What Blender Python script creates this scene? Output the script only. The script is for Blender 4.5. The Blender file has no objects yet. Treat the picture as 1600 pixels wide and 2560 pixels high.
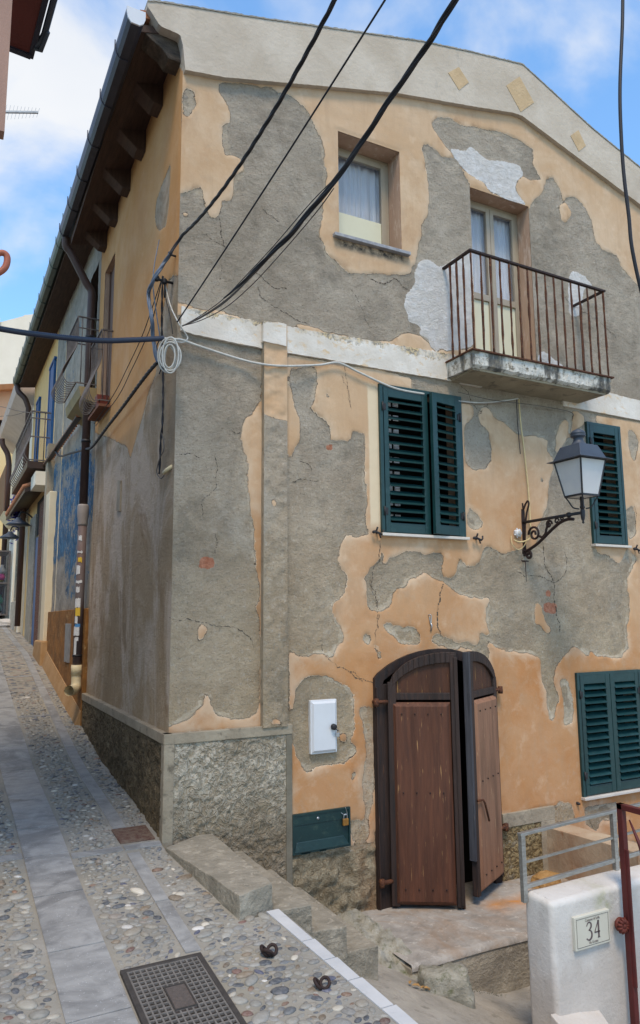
import bpy, math, random
import numpy as np
from mathutils import Vector, noise as mn
random.seed(7); rng=np.random.default_rng(7)
SC=bpy.context.scene; C=SC.collection
R=math.radians
# ---------------------------------------------------------------- camera
F=1810.;PITCH=R(8.33);ROLL=R(-.47);YAW=R(27.55)
fwd=np.array([math.sin(YAW)*math.cos(PITCH),math.cos(YAW)*math.cos(PITCH),math.sin(PITCH)])
r0=np.array([math.cos(YAW),-math.sin(YAW),0]);u0=np.cross(r0,fwd)
right=r0*math.cos(ROLL)+u0*math.sin(ROLL); up=-r0*math.sin(ROLL)+u0*math.cos(ROLL)
EYE=np.array([0,0,1.6])
cam=bpy.data.cameras.new('camera'); co=bpy.data.objects.new('camera',cam); C.objects.link(co)
from mathutils import Matrix
m=Matrix.Identity(4)
for i in range(3):
    m[i][0]=right[i]; m[i][1]=up[i]; m[i][2]=-fwd[i]; m[i][3]=EYE[i]
co.matrix_world=m
cam.sensor_fit='VERTICAL'; cam.sensor_height=24; cam.lens=F/2560*24; cam.clip_start=.05; cam.clip_end=500
SC.camera=co
# ---------------------------------------------------------------- world, sun, exposure
W=bpy.data.worlds.new('World'); SC.world=W; W.use_nodes=True
SUN_EL=R(61); SUN_AZ=R(208)   # azimuth clockwise from +Y
def build_world():
    nt=W.node_tree; n=nt.nodes; l=nt.links; n.clear()
    out=n.new('ShaderNodeOutputWorld'); bg=n.new('ShaderNodeBackground'); bg.inputs[1].default_value=.115
    sky=n.new('ShaderNodeTexSky'); sky.sky_type='NISHITA'; sky.sun_disc=False
    sky.sun_elevation=SUN_EL; sky.sun_rotation=SUN_AZ; sky.air_density=1.0; sky.dust_density=.6; sky.ozone_density=1.5
    tc=n.new('ShaderNodeTexCoord'); mp=n.new('ShaderNodeMapping'); mp.inputs['Scale'].default_value=(1.0,1.0,1.5); mp.inputs['Location'].default_value=(.35,.1,.2)
    l.new(tc.outputs['Generated'],mp.inputs[0])
    nz=n.new('ShaderNodeTexNoise'); nz.inputs['Scale'].default_value=2.4; nz.inputs['Detail'].default_value=7; nz.inputs['Roughness'].default_value=.52; nz.inputs['Distortion'].default_value=.35
    l.new(mp.outputs[0],nz.inputs[0])
    cr=n.new('ShaderNodeValToRGB'); cr.color_ramp.elements[0].position=.45; cr.color_ramp.elements[1].position=.63
    cr.color_ramp.interpolation='EASE'
    l.new(nz.outputs[0],cr.inputs[0])
    nz2=n.new('ShaderNodeTexNoise'); nz2.inputs['Scale'].default_value=4; nz2.inputs['Detail'].default_value=5
    l.new(mp.outputs[0],nz2.inputs[0])
    cc=n.new('ShaderNodeMixRGB'); cc.inputs[1].default_value=(7.2,7.8,8.8,1); cc.inputs[2].default_value=(9.8,9.8,9.8,1); l.new(nz2.outputs[0],cc.inputs[0])
    sc=n.new('ShaderNodeMixRGB'); sc.blend_type='MULTIPLY'; sc.inputs[0].default_value=1; sc.inputs[2].default_value=(2.3,3.0,3.25,1)
    l.new(sky.outputs[0],sc.inputs[1])
    mx=n.new('ShaderNodeMixRGB'); l.new(cr.outputs[0],mx.inputs[0]); l.new(sc.outputs[0],mx.inputs[1]); l.new(cc.outputs[0],mx.inputs[2])
    l.new(mx.outputs[0],bg.inputs[0]); l.new(bg.outputs[0],out.inputs[0])
build_world()
sl=bpy.data.lights.new('sun','SUN'); sl.energy=3.2; sl.angle=R(16); sl.color=(1,.82,.62)
so=bpy.data.objects.new('sun',sl); C.objects.link(so)
sd=Vector((math.sin(SUN_AZ)*math.cos(SUN_EL),math.cos(SUN_AZ)*math.cos(SUN_EL),math.sin(SUN_EL)))
so.rotation_euler=sd.to_track_quat('Z','Y').to_euler(); so.location=(0,-5,12)
SC.view_settings.view_transform='Standard'; SC.view_settings.look='None'; SC.view_settings.exposure=-0.15; SC.view_settings.gamma=1
SC.render.engine='CYCLES'
# ---------------------------------------------------------------- pixel -> world on a known plane
def ray(x,y): return fwd*F+right*(x-800)-up*(y-1280)
def onY(x,y,Y): d=ray(x,y); return EYE+d*Y/d[1]
def onX(x,y,X): d=ray(x,y); return EYE+d*X/d[0]
def onZ(x,y,Z): d=ray(x,y); return EYE+d*(Z-1.6)/d[2]
REG={'A':(440,180,.2778),'B':(440,480,.2778),'C':(760,560,.26455),'D':(420,840,.35714),'E':(420,1300,.35714),'F':(880,1300,.2778),
'G':(1180,1000,.31414),'H':(700,1680,.25616),'R1':(0,0,.5291),'R2':(800,0,.5291),'R3':(0,640,.5291),'R4':(800,640,.5291),'R5':(0,1280,.5291),
'R6':(800,1280,.5291),'R7':(0,1920,.5291),'R8':(800,1920,.5291),'Z4':(1080,600,.3439),'Z5':(1250,1050,.2315),'Z6':(900,1600,.26855),
'Z7':(1280,1980,.2397),'S2':(800,2140,.37037),'S3':(390,2060,.3373),'D1':(0,880,.1157),'D2':(0,1140,.19827),'ZA':(150,0,.248),'P':(0,0,1),'Z3':(340,580,.15703)}
def q(reg,*pts):
    a,b,s=REG[reg]; return [(a+x*s,b+y*s) for x,y in pts]
D=4.6; XC=1.317
def fz(pts,Y=D): return [(lambda v:(v[0],v[2]))(onY(x,y,Y)) for x,y in pts]     # front wall (X,Z)
def sz(pts,X=XC): return [(lambda v:(v[1],v[2]))(onX(x,y,X)) for x,y in pts]    # side wall (Y,Z)
# ---------------------------------------------------------------- object helpers
def wloc(o):
    v=Vector((0,0,0))
    while o: v+=o.location; o=o.parent
    return v
def empty(name,loc,label=None,cat=None,group=None):
    o=bpy.data.objects.new(name,None); o.empty_display_size=.1; C.objects.link(o); o.location=loc
    tag(o,label,cat,group); return o
def tag(o,label=None,cat=None,group=None,kind=None):
    if label:o['label']=label
    if cat:o['category']=cat
    if group:o['group']=group
    if kind:o['kind']=kind
    return o
def copytree(o,parent=None):
    c=o.copy(); C.objects.link(c); c.parent=parent
    for ch in [x for x in bpy.data.objects if x.parent==o]: copytree(ch,c)
    return c
class MB:
    def __init__(s): s.v=[];s.f=[];s.sm=[]
    def add(s,vs,fs,smooth=False):
        b=len(s.v); s.v+= [tuple(map(float,v)) for v in vs]; s.f+=[[b+i for i in f] for f in fs]; s.sm+=[smooth]*len(fs); return s
    def box(s,x0,x1,y0,y1,z0,z1):
        vs=[(x,y,z) for x in(x0,x1) for y in(y0,y1) for z in(z0,z1)]
        return s.add(vs,[(0,1,3,2),(4,6,7,5),(0,4,5,1),(2,3,7,6),(0,2,6,4),(1,5,7,3)])
    def hull8(s,b,t):  # bottom 4, top 4 (same order)
        n=len(b); return s.add(list(b)+list(t),[list(range(n))[::-1],list(range(n,2*n))]+[[i,(i+1)%n,n+(i+1)%n,n+i] for i in range(n)])
    def obox(s,o,u,v,w,lu,lv,lw):  # oriented box: origin corner + axes lengths
        o=Vector(o);u=Vector(u).normalized()*lu;v=Vector(v).normalized()*lv;w=Vector(w).normalized()*lw
        return s.hull8([o,o+u,o+u+v,o+v],[o+w,o+u+w,o+u+v+w,o+v+w])
    def bar(s,a,b,w,h=None,upv=(0,0,1)):
        a=Vector(a);b=Vector(b);h=h or w;d=(b-a).normalized();x=d.cross(Vector(upv))
        if x.length<1e-4:x=d.cross(Vector((1,0,0)))
        x.normalize();y=x.cross(d).normalized();x*=w/2;y*=h/2
        return s.hull8([a-x-y,a+x-y,a+x+y,a-x+y],[b-x-y,b+x-y,b+x+y,b-x+y])
    def tube(s,pts,r,n=8,closed=False,cap=True,taper=None):
        pts=[Vector(p) for p in pts];N=len(pts);rings=[]
        x=None
        for i,p in enumerate(pts):
            if closed:d=pts[(i+1)%N]-pts[i-1]
            else:d=pts[min(i+1,N-1)]-pts[max(i-1,0)]
            d.normalize()
            if x is None:
                x=d.cross(Vector((0,0,1)))
                if x.length<.05:x=d.cross(Vector((1,0,0)))
            else: x=x-d*x.dot(d)
            x.normalize();y=d.cross(x)
            rr=r if taper is None else r*taper(i/(N-1))
            rings.append([p+x*math.cos(2*math.pi*k/n)*rr+y*math.sin(2*math.pi*k/n)*rr for k in range(n)])
        vs=[v for g in rings for v in g];fs=[]
        M=N if closed else N-1
        for i in range(M):
            j=(i+1)%N
            fs+=[[i*n+k,i*n+(k+1)%n,j*n+(k+1)%n,j*n+k] for k in range(n)]
        if not closed and cap: fs+=[list(range(n))[::-1],[(N-1)*n+k for k in range(n)]]
        return s.add(vs,fs,True)
    def lathe(s,c,prof,n=16,ax='z'):
        vs=[];fs=[]
        for r,h in prof:
            for k in range(n):
                a=2*math.pi*k/n; p=(r*math.cos(a),r*math.sin(a),h)
                if ax=='y':p=(p[0],p[2],p[1])
                if ax=='x':p=(p[2],p[0],p[1])
                vs.append((c[0]+p[0],c[1]+p[1],c[2]+p[2]))
        for i in range(len(prof)-1):
            fs+=[[i*n+k,i*n+(k+1)%n,(i+1)*n+(k+1)%n,(i+1)*n+k] for k in range(n)]
        fs+=[list(range(n))[::-1],[(len(prof)-1)*n+k for k in range(n)]]
        return s.add(vs,fs,True)
    def prism(s,poly,ext,plane='Y',at=0.):  # poly 2D; plane 'Y': (x,z) at y=at extruded ext in y ; 'X': (y,z) ; 'Z': (x,y)
        def P(p,d):
            if plane=='Y':return (p[0],at+d,p[1])
            if plane=='X':return (at+d,p[0],p[1])
            return (p[0],p[1],at+d)
        return s.hull8([P(p,0) for p in poly],[P(p,ext) for p in poly])
    def build(s,name,mat,parent=None,bevel=0,kind=None,recalc=True):
        off=wloc(parent) if parent else Vector((0,0,0))
        me=bpy.data.meshes.new(name); me.from_pydata([(a-off.x,b-off.y,c-off.z) for a,b,c in s.v],[],s.f)
        me.polygons.foreach_set('use_smooth',s.sm)
        me.materials.append(mat)
        if recalc:
            import bmesh
            bm=bmesh.new();bm.from_mesh(me);bmesh.ops.recalc_face_normals(bm,faces=bm.faces);bm.to_mesh(me);bm.free()
        o=bpy.data.objects.new(name,me);C.objects.link(o);o.parent=parent
        if bevel:
            b=o.modifiers.new('bevel','BEVEL');b.width=bevel;b.segments=2;b.limit_method='ANGLE';b.angle_limit=R(40)
        if kind:o['kind']=kind
        return o
def spline(pts,n=8):
    pts=[Vector(p) for p in pts];out=[];N=len(pts)
    for i in range(N-1):
        p0=pts[max(i-1,0)];p1=pts[i];p2=pts[i+1];p3=pts[min(i+2,N-1)]
        for k in range(n):
            t=k/n;out.append(.5*((2*p1)+(p2-p0)*t+(2*p0-5*p1+4*p2-p3)*t*t+(3*p1-p0-3*p2+p3)*t**3))
    out.append(pts[-1]);return out
# ---------------------------------------------------------------- materials
def nodes(name):
    m=bpy.data.materials.new(name);m.use_nodes=True;nt=m.node_tree
    return m,nt,nt.nodes,nt.links,nt.nodes['Principled BSDF']
class G:
    def __init__(s,name):
        s.m,s.nt,s.n,s.l,s.b=nodes(name); s.tc=s.n.new('ShaderNodeTexCoord')
    def co(s,scale=(1,1,1),world=True):
        mp=s.n.new('ShaderNodeMapping');mp.inputs['Scale'].default_value=scale
        if world:
            g=s.n.new('ShaderNodeNewGeometry');s.l.new(g.outputs['Position'],mp.inputs[0])
        else: s.l.new(s.tc.outputs['Object'],mp.inputs[0])
        return mp.outputs[0]
    def noise(s,sc,det=5,rough=.55,co=None,dist=0,fac=True):
        n=s.n.new('ShaderNodeTexNoise');n.inputs['Scale'].default_value=sc;n.inputs['Detail'].default_value=det;n.inputs['Roughness'].default_value=rough;n.inputs['Distortion'].default_value=dist
        s.l.new(co or s.co(),n.inputs[0]);return n.outputs[0 if fac else 1]
    def vor(s,sc,co=None,feat='F1',out=0,rnd=1):
        n=s.n.new('ShaderNodeTexVoronoi');n.feature=feat;n.inputs['Scale'].default_value=sc;n.inputs['Randomness'].default_value=rnd
        s.l.new(co or s.co(),n.inputs[0]);return n.outputs[out]
    def ramp(s,f,a,b,c0=(0,0,0),c1=(1,1,1)):
        r=s.n.new('ShaderNodeValToRGB');e=r.color_ramp.elements;e[0].position=a;e[1].position=b;e[0].color=(*c0,1);e[1].color=(*c1,1);s.l.new(f,r.inputs[0]);return r.outputs[0]
    def rampn(s,f,st):
        r=s.n.new('ShaderNodeValToRGB');e=r.color_ramp.elements
        e[0].position=st[0][0];e[0].color=(*st[0][1],1);e[1].position=st[-1][0];e[1].color=(*st[-1][1],1)
        for p,c in st[1:-1]:
            x=e.new(p);x.color=(*c,1)
        s.l.new(f,r.inputs[0]);return r.outputs[0]
    def mix(s,f,a,b,mode='MIX'):
        m=s.n.new('ShaderNodeMixRGB');m.blend_type=mode
        for i,v in ((0,f),(1,a),(2,b)):
            if isinstance(v,(int,float)):m.inputs[i].default_value=v if i==0 else (v,v,v,1)
            elif isinstance(v,tuple):m.inputs[i].default_value=(*v,1)
            else:s.l.new(v,m.inputs[i])
        return m.outputs[0]
    def math(s,op,a,b=0.,c=None):
        m=s.n.new('ShaderNodeMath');m.operation=op
        for i,v in enumerate((a,b) if c is None else (a,b,c)):
            if isinstance(v,(int,float)):m.inputs[i].default_value=v
            else:s.l.new(v,m.inputs[i])
        return m.outputs[0]
    def bump(s,h,dist=.01,st=1.):
        b=s.n.new('ShaderNodeBump');b.inputs['Distance'].default_value=dist;b.inputs['Strength'].default_value=st;s.l.new(h,b.inputs['Height']);s.l.new(b.outputs[0],s.b.inputs['Normal'])
    def col(s,c):
        if isinstance(c,tuple):s.b.inputs['Base Color'].default_value=(*c,1)
        else:s.l.new(c,s.b.inputs['Base Color'])
    def rough(s,v,spec=None):
        if isinstance(v,(int,float)):s.b.inputs['Roughness'].default_value=v
        else:s.l.new(v,s.b.inputs['Roughness'])
        if spec is not None:s.b.inputs['Specular IOR Level'].default_value=spec
    def attr(s,name):
        a=s.n.new('ShaderNodeAttribute');a.attribute_name=name;return a.outputs['Color'],a.outputs['Alpha']
    def sep(s,c):
        x=s.n.new('ShaderNodeSeparateColor');s.l.new(c,x.inputs[0]);return x.outputs
    def z(s):
        g=s.n.new('ShaderNodeNewGeometry');x=s.n.new('ShaderNodeSeparateXYZ');s.l.new(g.outputs['Position'],x.inputs[0]);return x.outputs
def simple(name,c0,c1,sc=8,rough=.7,bump=.0,bsc=40,metal=0,stretch=(1,1,1),c2=None,spec=.3,world=True,det=5):
    g=G(name);cc=g.co(stretch,world)
    f=g.noise(sc,det,.6,cc)
    c=g.mix(g.ramp(f,.32,.68),c0,c1)
    if c2: c=g.mix(g.ramp(g.noise(sc*2.3,6,.65,cc,.4),.55,.7),c,c2)
    g.col(c);g.rough(rough,spec);g.b.inputs['Metallic'].default_value=metal
    if bump:g.bump(g.noise(bsc,6,.65,cc),bump)
    return g.m
M={}
M['white_plaster']=simple('white_plaster',(.72,.69,.64),(.60,.57,.52),3,.8,.006,30,c2=(.58,.55,.48))
M['cream']=simple('cream_plaster',(.72,.62,.43),(.62,.53,.36),2,.85,.004,30)
M['cream_pale']=simple('pale_cream_plaster',(.74,.68,.56),(.64,.58,.46),2,.85,.004,30)
M['yellow']=simple('yellow_plaster',(.72,.48,.2),(.62,.42,.2),2,.85,.004,30)
M['green']=simple('dark_green_paint',(.003,.028,.029),(.006,.041,.043),6,.42,.0012,40,spec=.5,c2=(.016,.052,.052))
M['dgreen']=simple('hatch_green_paint',(.005,.024,.026),(.008,.036,.036),6,.45,.001,60,spec=.5,c2=(.03,.06,.05))
M['blue']=simple('blue_paint',(.010,.065,.19),(.014,.085,.24),4,.5,.001,60)
M['black_iron']=simple('black_iron',(.015,.015,.018),(.03,.028,.03),30,.5,.001,80)
M['rust']=simple('rusty_iron',(.10,.035,.015),(.045,.018,.012),35,.8,.002,120,c2=(.24,.10,.035))
M['dark_rust']=simple('dark_rusty_iron',(.035,.018,.014),(.02,.013,.013),35,.7,.002,120)
M['brown_pipe']=simple('brown_pipe',(.075,.043,.035),(.055,.032,.028),5,.5)
M['gutter']=simple('gutter_metal',(.05,.055,.075),(.035,.035,.05),5,.45,metal=.3)
M['gutter_green']=simple('gutter_green_metal',(.08,.11,.10),(.06,.085,.08),5,.45,metal=.3)
M['eave_wood']=simple('dark_eave_wood',(.085,.05,.036),(.05,.03,.023),5,.85,.006,30,stretch=(8,1,1))
M['beam_concrete']=simple('old_beam_end',(.13,.10,.075),(.06,.045,.035),14,.9,.02,40,stretch=(1,1,3))
M['marble']=simple('gray_marble',(.46,.48,.50),(.34,.36,.39),5,.6,.002,60,stretch=(1,1,1),c2=(.26,.27,.29),spec=.35)
M['marble_white']=simple('pale_marble',(.50,.50,.50),(.42,.43,.44),6,.55,.001,60,c2=(.4,.41,.42))
M['sill_marble']=simple('sill_marble',(.62,.57,.50),(.5,.46,.42),6,.6,.001,60)
M['slate_sill']=simple('gray_stone_sill',(.36,.36,.37),(.22,.22,.24),30,.7,.003,80)
M['steel']=simple('brushed_steel',(.42,.42,.40),(.30,.29,.27),20,.42,.0006,90,metal=.75,stretch=(1,1,4))
M['gate_red']=simple('dark_red_gate_paint',(.10,.018,.016),(.065,.014,.014),9,.5,.001,80)
M['rosette']=simple('rosette_red_iron',(.16,.035,.02),(.09,.02,.015),9,.6,.001,80)
M['tan_frame']=simple('tan_aluminium',(.36,.30,.22),(.30,.245,.175),4,.4,spec=.5)
M['brown_dark']=simple('dark_brown_frame',(.05,.03,.022),(.035,.022,.018),4,.5)
M['cream_panel']=simple('cream_panel',(.66,.63,.47),(.60,.57,.42),3,.6)
M['curtain']=simple('curtain_cloth',(.92,.93,.95),(.78,.82,.90),9,.9,.02,9,stretch=(6,1,.3))
M['dark']=simple('dark_room',(.012,.012,.013),(.008,.008,.009),4,.9)
M['cable_black']=simple('black_rubber',(.012,.013,.018),(.02,.02,.025),20,.55)
M['cable_blue']=simple('blue_gray_rubber',(.13,.17,.24),(.09,.12,.17),20,.5)
M['conduit']=simple('corrugated_conduit_navy',(.012,.02,.045),(.02,.03,.06),20,.4,spec=.5)
M['cable_gray']=simple('gray_brown_cable',(.12,.10,.09),(.08,.07,.06),20,.6)
M['cable_white']=simple('white_cable',(.55,.54,.50),(.42,.41,.38),30,.5)
M['cable_cream']=simple('cream_cable',(.60,.48,.26),(.52,.40,.2),30,.5)
M['pvc']=simple('cream_pvc',(.78,.62,.38),(.55,.48,.3),6,.45)
M['meter']=simple('gray_white_plastic',(.62,.63,.65),(.57,.58,.6),5,.4,spec=.5)
M['brass']=simple('brass_lock',(.5,.25,.06),(.38,.19,.06),20,.4,metal=.7)
M['chrome']=simple('steel_lock',(.5,.5,.5),(.4,.4,.42),20,.35,metal=.8)
M['lamp_metal']=simple('lamp_gray_metal',(.055,.068,.09),(.04,.05,.07),8,.5,.0006,60,spec=.4)
M['lamp_black']=simple('lamp_black_metal',(.02,.02,.024),(.03,.03,.035),20,.45)
M['brick']=simple('terracotta_brick',(.42,.16,.09),(.33,.13,.08),20,.85,.004,50)
M['terracotta']=simple('terracotta_tile',(.40,.17,.08),(.30,.12,.06),10,.85,.005,50)
M['orange_roof']=simple('orange_roof_edge',(.5,.22,.09),(.4,.16,.07),6,.8)
M['maroon']=simple('maroon_soffit',(.14,.035,.03),(.11,.03,.025),3,.8,.002,30)
M['pink_wall']=simple('pinkish_plaster',(.36,.22,.17),(.30,.18,.14),4,.85,.004,40,stretch=(1,1,.3))
M['navy_trim']=simple('navy_trim',(.03,.03,.05),(.02,.02,.035),5,.6)
M['crack']=simple('crack_shadow_gap',(.06,.05,.04),(.10,.08,.06),20,.95)
M['sticker_white']=simple('white_paper',(.65,.65,.63),(.5,.5,.5),60,.6)
M['sticker_yellow']=simple('yellow_paper',(.65,.42,.04),(.6,.4,.05),60,.6)
M['sticker_blue']=simple('blue_paper',(.05,.2,.45),(.08,.25,.5),60,.6)
M['zinc']=simple('zinc_plate',(.28,.28,.29),(.2,.2,.21),20,.5,metal=.4)
M['orange_hook']=simple('orange_painted_iron',(.38,.12,.07),(.30,.09,.05),9,.5)
M['plum']=simple('violet_foliage',(.02,.02,.10),(.05,.04,.2),30,.7)
M['leaf']=simple('dark_green_leaf',(.02,.05,.015),(.04,.08,.02),30,.7)
M['rock']=simple('mossy_rock',(.40,.38,.32),(.20,.19,.15),9,.9,.02,25,c2=(.10,.11,.05))
M['ochre_rock']=simple('ochre_stone',(.42,.25,.10),(.32,.18,.06),9,.9,.02,25)
M['asphalt_concrete']=simple('rough_concrete',(.40,.355,.28),(.25,.22,.175),7,.9,.015,40,c2=(.50,.44,.35))
M['text_gray']=simple('gray_ink',(.22,.20,.18),(.26,.24,.22),20,.6)
M['text_ink']=simple('dark_ink',(.09,.07,.07),(.12,.09,.09),20,.6)
M['tile_plate']=simple('cream_ceramic',(.54,.52,.44),(.50,.485,.41),6,.35,spec=.4)
def glass_mat(name,col,rough=.08,alpha=.35):
    g=G(name);g.col(col);g.rough(rough,.6)
    tr=g.n.new('ShaderNodeBsdfTransparent');mx=g.n.new('ShaderNodeMixShader');mx.inputs[0].default_value=alpha
    out=[x for x in g.n if x.type=='OUTPUT_MATERIAL'][0]
    g.l.new(tr.outputs[0],mx.inputs[1]);g.l.new(g.b.outputs[0],mx.inputs[2]);g.l.new(mx.outputs[0],out.inputs[0]);return g.m
M['glass']=glass_mat('window_glass',(.05,.07,.11),.05,.16)
def opal():
    g=G('opal_lamp_glass');g.col(g.mix(g.ramp(g.noise(9,2),.4,.6),(.86,.86,.85),(.80,.80,.81)));g.rough(.3,.5)
    g.b.inputs['Subsurface Weight'].default_value=.0
    tl=g.n.new('ShaderNodeBsdfTranslucent');tl.inputs[0].default_value=(.85,.85,.83,1);mx=g.n.new('ShaderNodeMixShader');mx.inputs[0].default_value=.45
    out=[x for x in g.n if x.type=='OUTPUT_MATERIAL'][0]
    g.l.new(g.b.outputs[0],mx.inputs[1]);g.l.new(tl.outputs[0],mx.inputs[2]);g.l.new(mx.outputs[0],out.inputs[0]);return g.m
M['opal']=opal()
def plaster_facade(name,side=False):
    g=G(name); col,alpha=g.attr('mask'); s=g.sep(col)
    w=g.co()
    fine=g.noise(42,6,.7,w,.3); mid=g.noise(13,6,.65,w,.5)
    jag=g.math('ADD',g.math('MULTIPLY',g.math('SUBTRACT',fine,.5),.8),g.math('MULTIPLY',g.math('SUBTRACT',mid,.5),.75))
    def edge(ch,a=.495,b=.52): return g.ramp(g.math('ADD',ch,jag),a,b)
    z=g.z()
    low=g.ramp(g.math('ADD',g.math('MULTIPLY',z[2],.15),g.math('MULTIPLY',g.noise(.9,3,.5,w),.25)),.28,.62)
    # orange / peach paint layer
    n1=g.noise(1.6,6,.6,w,.3); n2=g.noise(6,6,.65,w)
    oc=g.mix(g.ramp(n1,.35,.65),(.43,.20,.080),(.47,.25,.115))
    oc=g.mix(low,oc,g.mix(g.ramp(n1,.3,.7),(.48,.31,.175),(.54,.38,.245)))
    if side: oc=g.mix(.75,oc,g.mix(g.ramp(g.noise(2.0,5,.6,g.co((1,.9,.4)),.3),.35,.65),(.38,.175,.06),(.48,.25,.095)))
    oc=g.mix(g.math('MULTIPLY',g.ramp(g.noise(1.3,7,.68,w,.5),.46,.64),g.math('ADD',.22,g.math('MULTIPLY',low,.4))),oc,(.60,.45,.31))
    oc=g.mix(g.math('MULTIPLY',g.ramp(g.noise(2.1,7,.7,g.co((1,1,.7)),.6),.55,.70),.55),oc,(.40,.24,.13))
    oc=g.mix(g.math('MULTIPLY',g.ramp(g.noise(8,8,.75,w,.2),.55,.66),.35),oc,(.44,.33,.23))
    st=g.noise(5,5,.6,g.co((3,3,.35)),.3)
    oc=g.mix(g.math('MULTIPLY',g.ramp(st,.5,.75),.35),oc,(.38,.25,.15))
    oc=g.mix(g.math('MULTIPLY',g.ramp(n2,.58,.8),.35),oc,(.78,.62,.46))
    oc=g.mix(g.math('MULTIPLY',g.ramp(g.noise(60,4,.6,w),.62,.72),.4),oc,(.42,.30,.2))
    # bare cement
    c1=g.noise(3.2,6,.65,w,.4)
    gc=g.mix(g.ramp(c1,.3,.7),(.37,.31,.24),(.49,.425,.34))
    gc=g.mix(low,g.mix(g.ramp(c1,.3,.7),(.32,.235,.145),(.43,.335,.22)),gc)
    gc=g.mix(g.math('MULTIPLY',g.ramp(g.noise(30,8,.75,w),.52,.68),.4),gc,(.56,.52,.46))
    gc=g.mix(g.math('MULTIPLY',g.ramp(g.noise(1.1,6,.6,w),.47,.66),.5),gc,(.20,.165,.12))
    gc=g.mix(g.math('MULTIPLY',g.ramp(g.noise(2.0,8,.7,g.co((1,1,.6)),.6),.52,.66),.5),gc,(.17,.15,.12))
    gc=g.mix(g.math('MULTIPLY',g.ramp(g.noise(1.7,8,.72,w,.3),.56,.68),.5),gc,(.50,.45,.375))
    gc=g.mix(g.math('MULTIPLY',g.ramp(g.noise(55,4,.7,w),.56,.64),.5),gc,(.15,.125,.09))
    gc=g.mix(g.math('MULTIPLY',g.ramp(g.noise(110,3,.6,w),.60,.68),.5),gc,(.52,.49,.43))
    if side:
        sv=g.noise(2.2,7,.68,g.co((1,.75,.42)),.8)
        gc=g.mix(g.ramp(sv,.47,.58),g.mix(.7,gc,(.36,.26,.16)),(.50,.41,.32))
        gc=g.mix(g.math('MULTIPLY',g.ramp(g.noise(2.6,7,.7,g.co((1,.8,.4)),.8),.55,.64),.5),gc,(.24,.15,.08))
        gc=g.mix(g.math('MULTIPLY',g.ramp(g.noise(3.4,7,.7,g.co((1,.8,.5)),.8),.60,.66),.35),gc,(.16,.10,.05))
    # rubble / roughcast
    rub=g.noise(26,8,.7,w,1.2); rc=g.mix(g.ramp(rub,.35,.65),(.20,.155,.095),(.50,.42,.29))
    rc=g.mix(g.math('MULTIPLY',g.ramp(g.noise(3,5,.6,w),.48,.62),.6),rc,(.16,.12,.07))
    var=g.ramp(g.noise(2.4,4,.5,w),.45,.58)
    f_or=g.mix(g.math('MULTIPLY',var,.8),edge(s[0]),edge(s[0],.42,.60)); f_wh=edge(s[1]); f_ru=edge(s[2]); f_br=edge(alpha)
    sf=g.sep(g.attr('soft')[0])[0]
    jn=g.math('MULTIPLY',g.math('SUBTRACT',g.noise(8,7,.7,w,.6),.5),1.1)
    und=g.math('MULTIPLY',g.ramp(g.math('ADD',sf,jn),.34,.37),g.ramp(g.noise(1.7,3,.5,w),.46,.54))
    gc=g.mix(g.math('MULTIPLY',und,.75),gc,g.mix(g.ramp(g.noise(14,5,.7,w),.4,.6),(.46,.38,.28),(.56,.48,.37)))
    inn=g.math('MULTIPLY',g.math('SUBTRACT',1.,g.ramp(g.math('ADD',sf,jn),.62,.95)),g.ramp(g.noise(2.9,4,.55,w),.44,.58))
    oc=g.mix(g.math('MULTIPLY',inn,.5),oc,(.60,.47,.34))
    pc_=g.math('MULTIPLY',g.math('SUBTRACT',1.,g.ramp(g.math('ADD',sf,jn),.55,.9)),g.ramp(g.noise(3.3,4,.55,g.co((1.3,1,1))),.56,.64))
    oc=g.mix(g.math('MULTIPLY',pc_,.6),oc,(.33,.20,.11))
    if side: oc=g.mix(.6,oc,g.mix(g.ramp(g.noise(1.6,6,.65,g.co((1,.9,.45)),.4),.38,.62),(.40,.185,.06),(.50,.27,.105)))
    if not side:
        fx=g.ramp(g.math('ABSOLUTE',g.math('SUBTRACT',z[0],g.math('ADD',2.86,g.math('MULTIPLY',g.noise(4,4,.6,w),.03)))),.050,.062,(1,1,1),(0,0,0));fzz=g.ramp(g.math('ABSOLUTE',g.math('SUBTRACT',z[2],2.82)),.50,.58,(1,1,1),(0,0,0))
        oc=g.mix(g.math('MULTIPLY',g.math('MULTIPLY',fx,fzz),.8),oc,(.68,.57,.40))
    c=g.mix(f_or,gc,oc)
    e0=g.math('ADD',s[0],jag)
    edge_shade=g.math('MULTIPLY',g.ramp(e0,.40,.47),g.math('SUBTRACT',1.,g.ramp(e0,.49,.52)))
    c=g.mix(g.math('MULTIPLY',g.math('MULTIPLY',edge_shade,g.math('SUBTRACT',1.,var)),.85),c,(.05,.042,.032))  # shade along the broken plaster edge, painted dark into the colour
    rim=g.math('MULTIPLY',g.ramp(e0,.51,.525),g.math('SUBTRACT',1.,g.ramp(e0,.56,.63)))
    c=g.mix(g.math('MULTIPLY',rim,g.ramp(g.noise(7,4,.6,w),.42,.6)),c,(.66,.54,.40))
    c=g.mix(f_wh,c,g.mix(g.ramp(g.noise(18,6,.7,w),.45,.62),(.66,.63,.59),(.74,.72,.70)))
    e1=g.math('ADD',s[1],jag)
    c=g.mix(f_ru,c,rc)
    c=g.mix(f_br,c,g.mix(g.ramp(g.noise(30,4,.6,w),.4,.6),(.36,.14,.08),(.46,.21,.13)))
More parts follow.
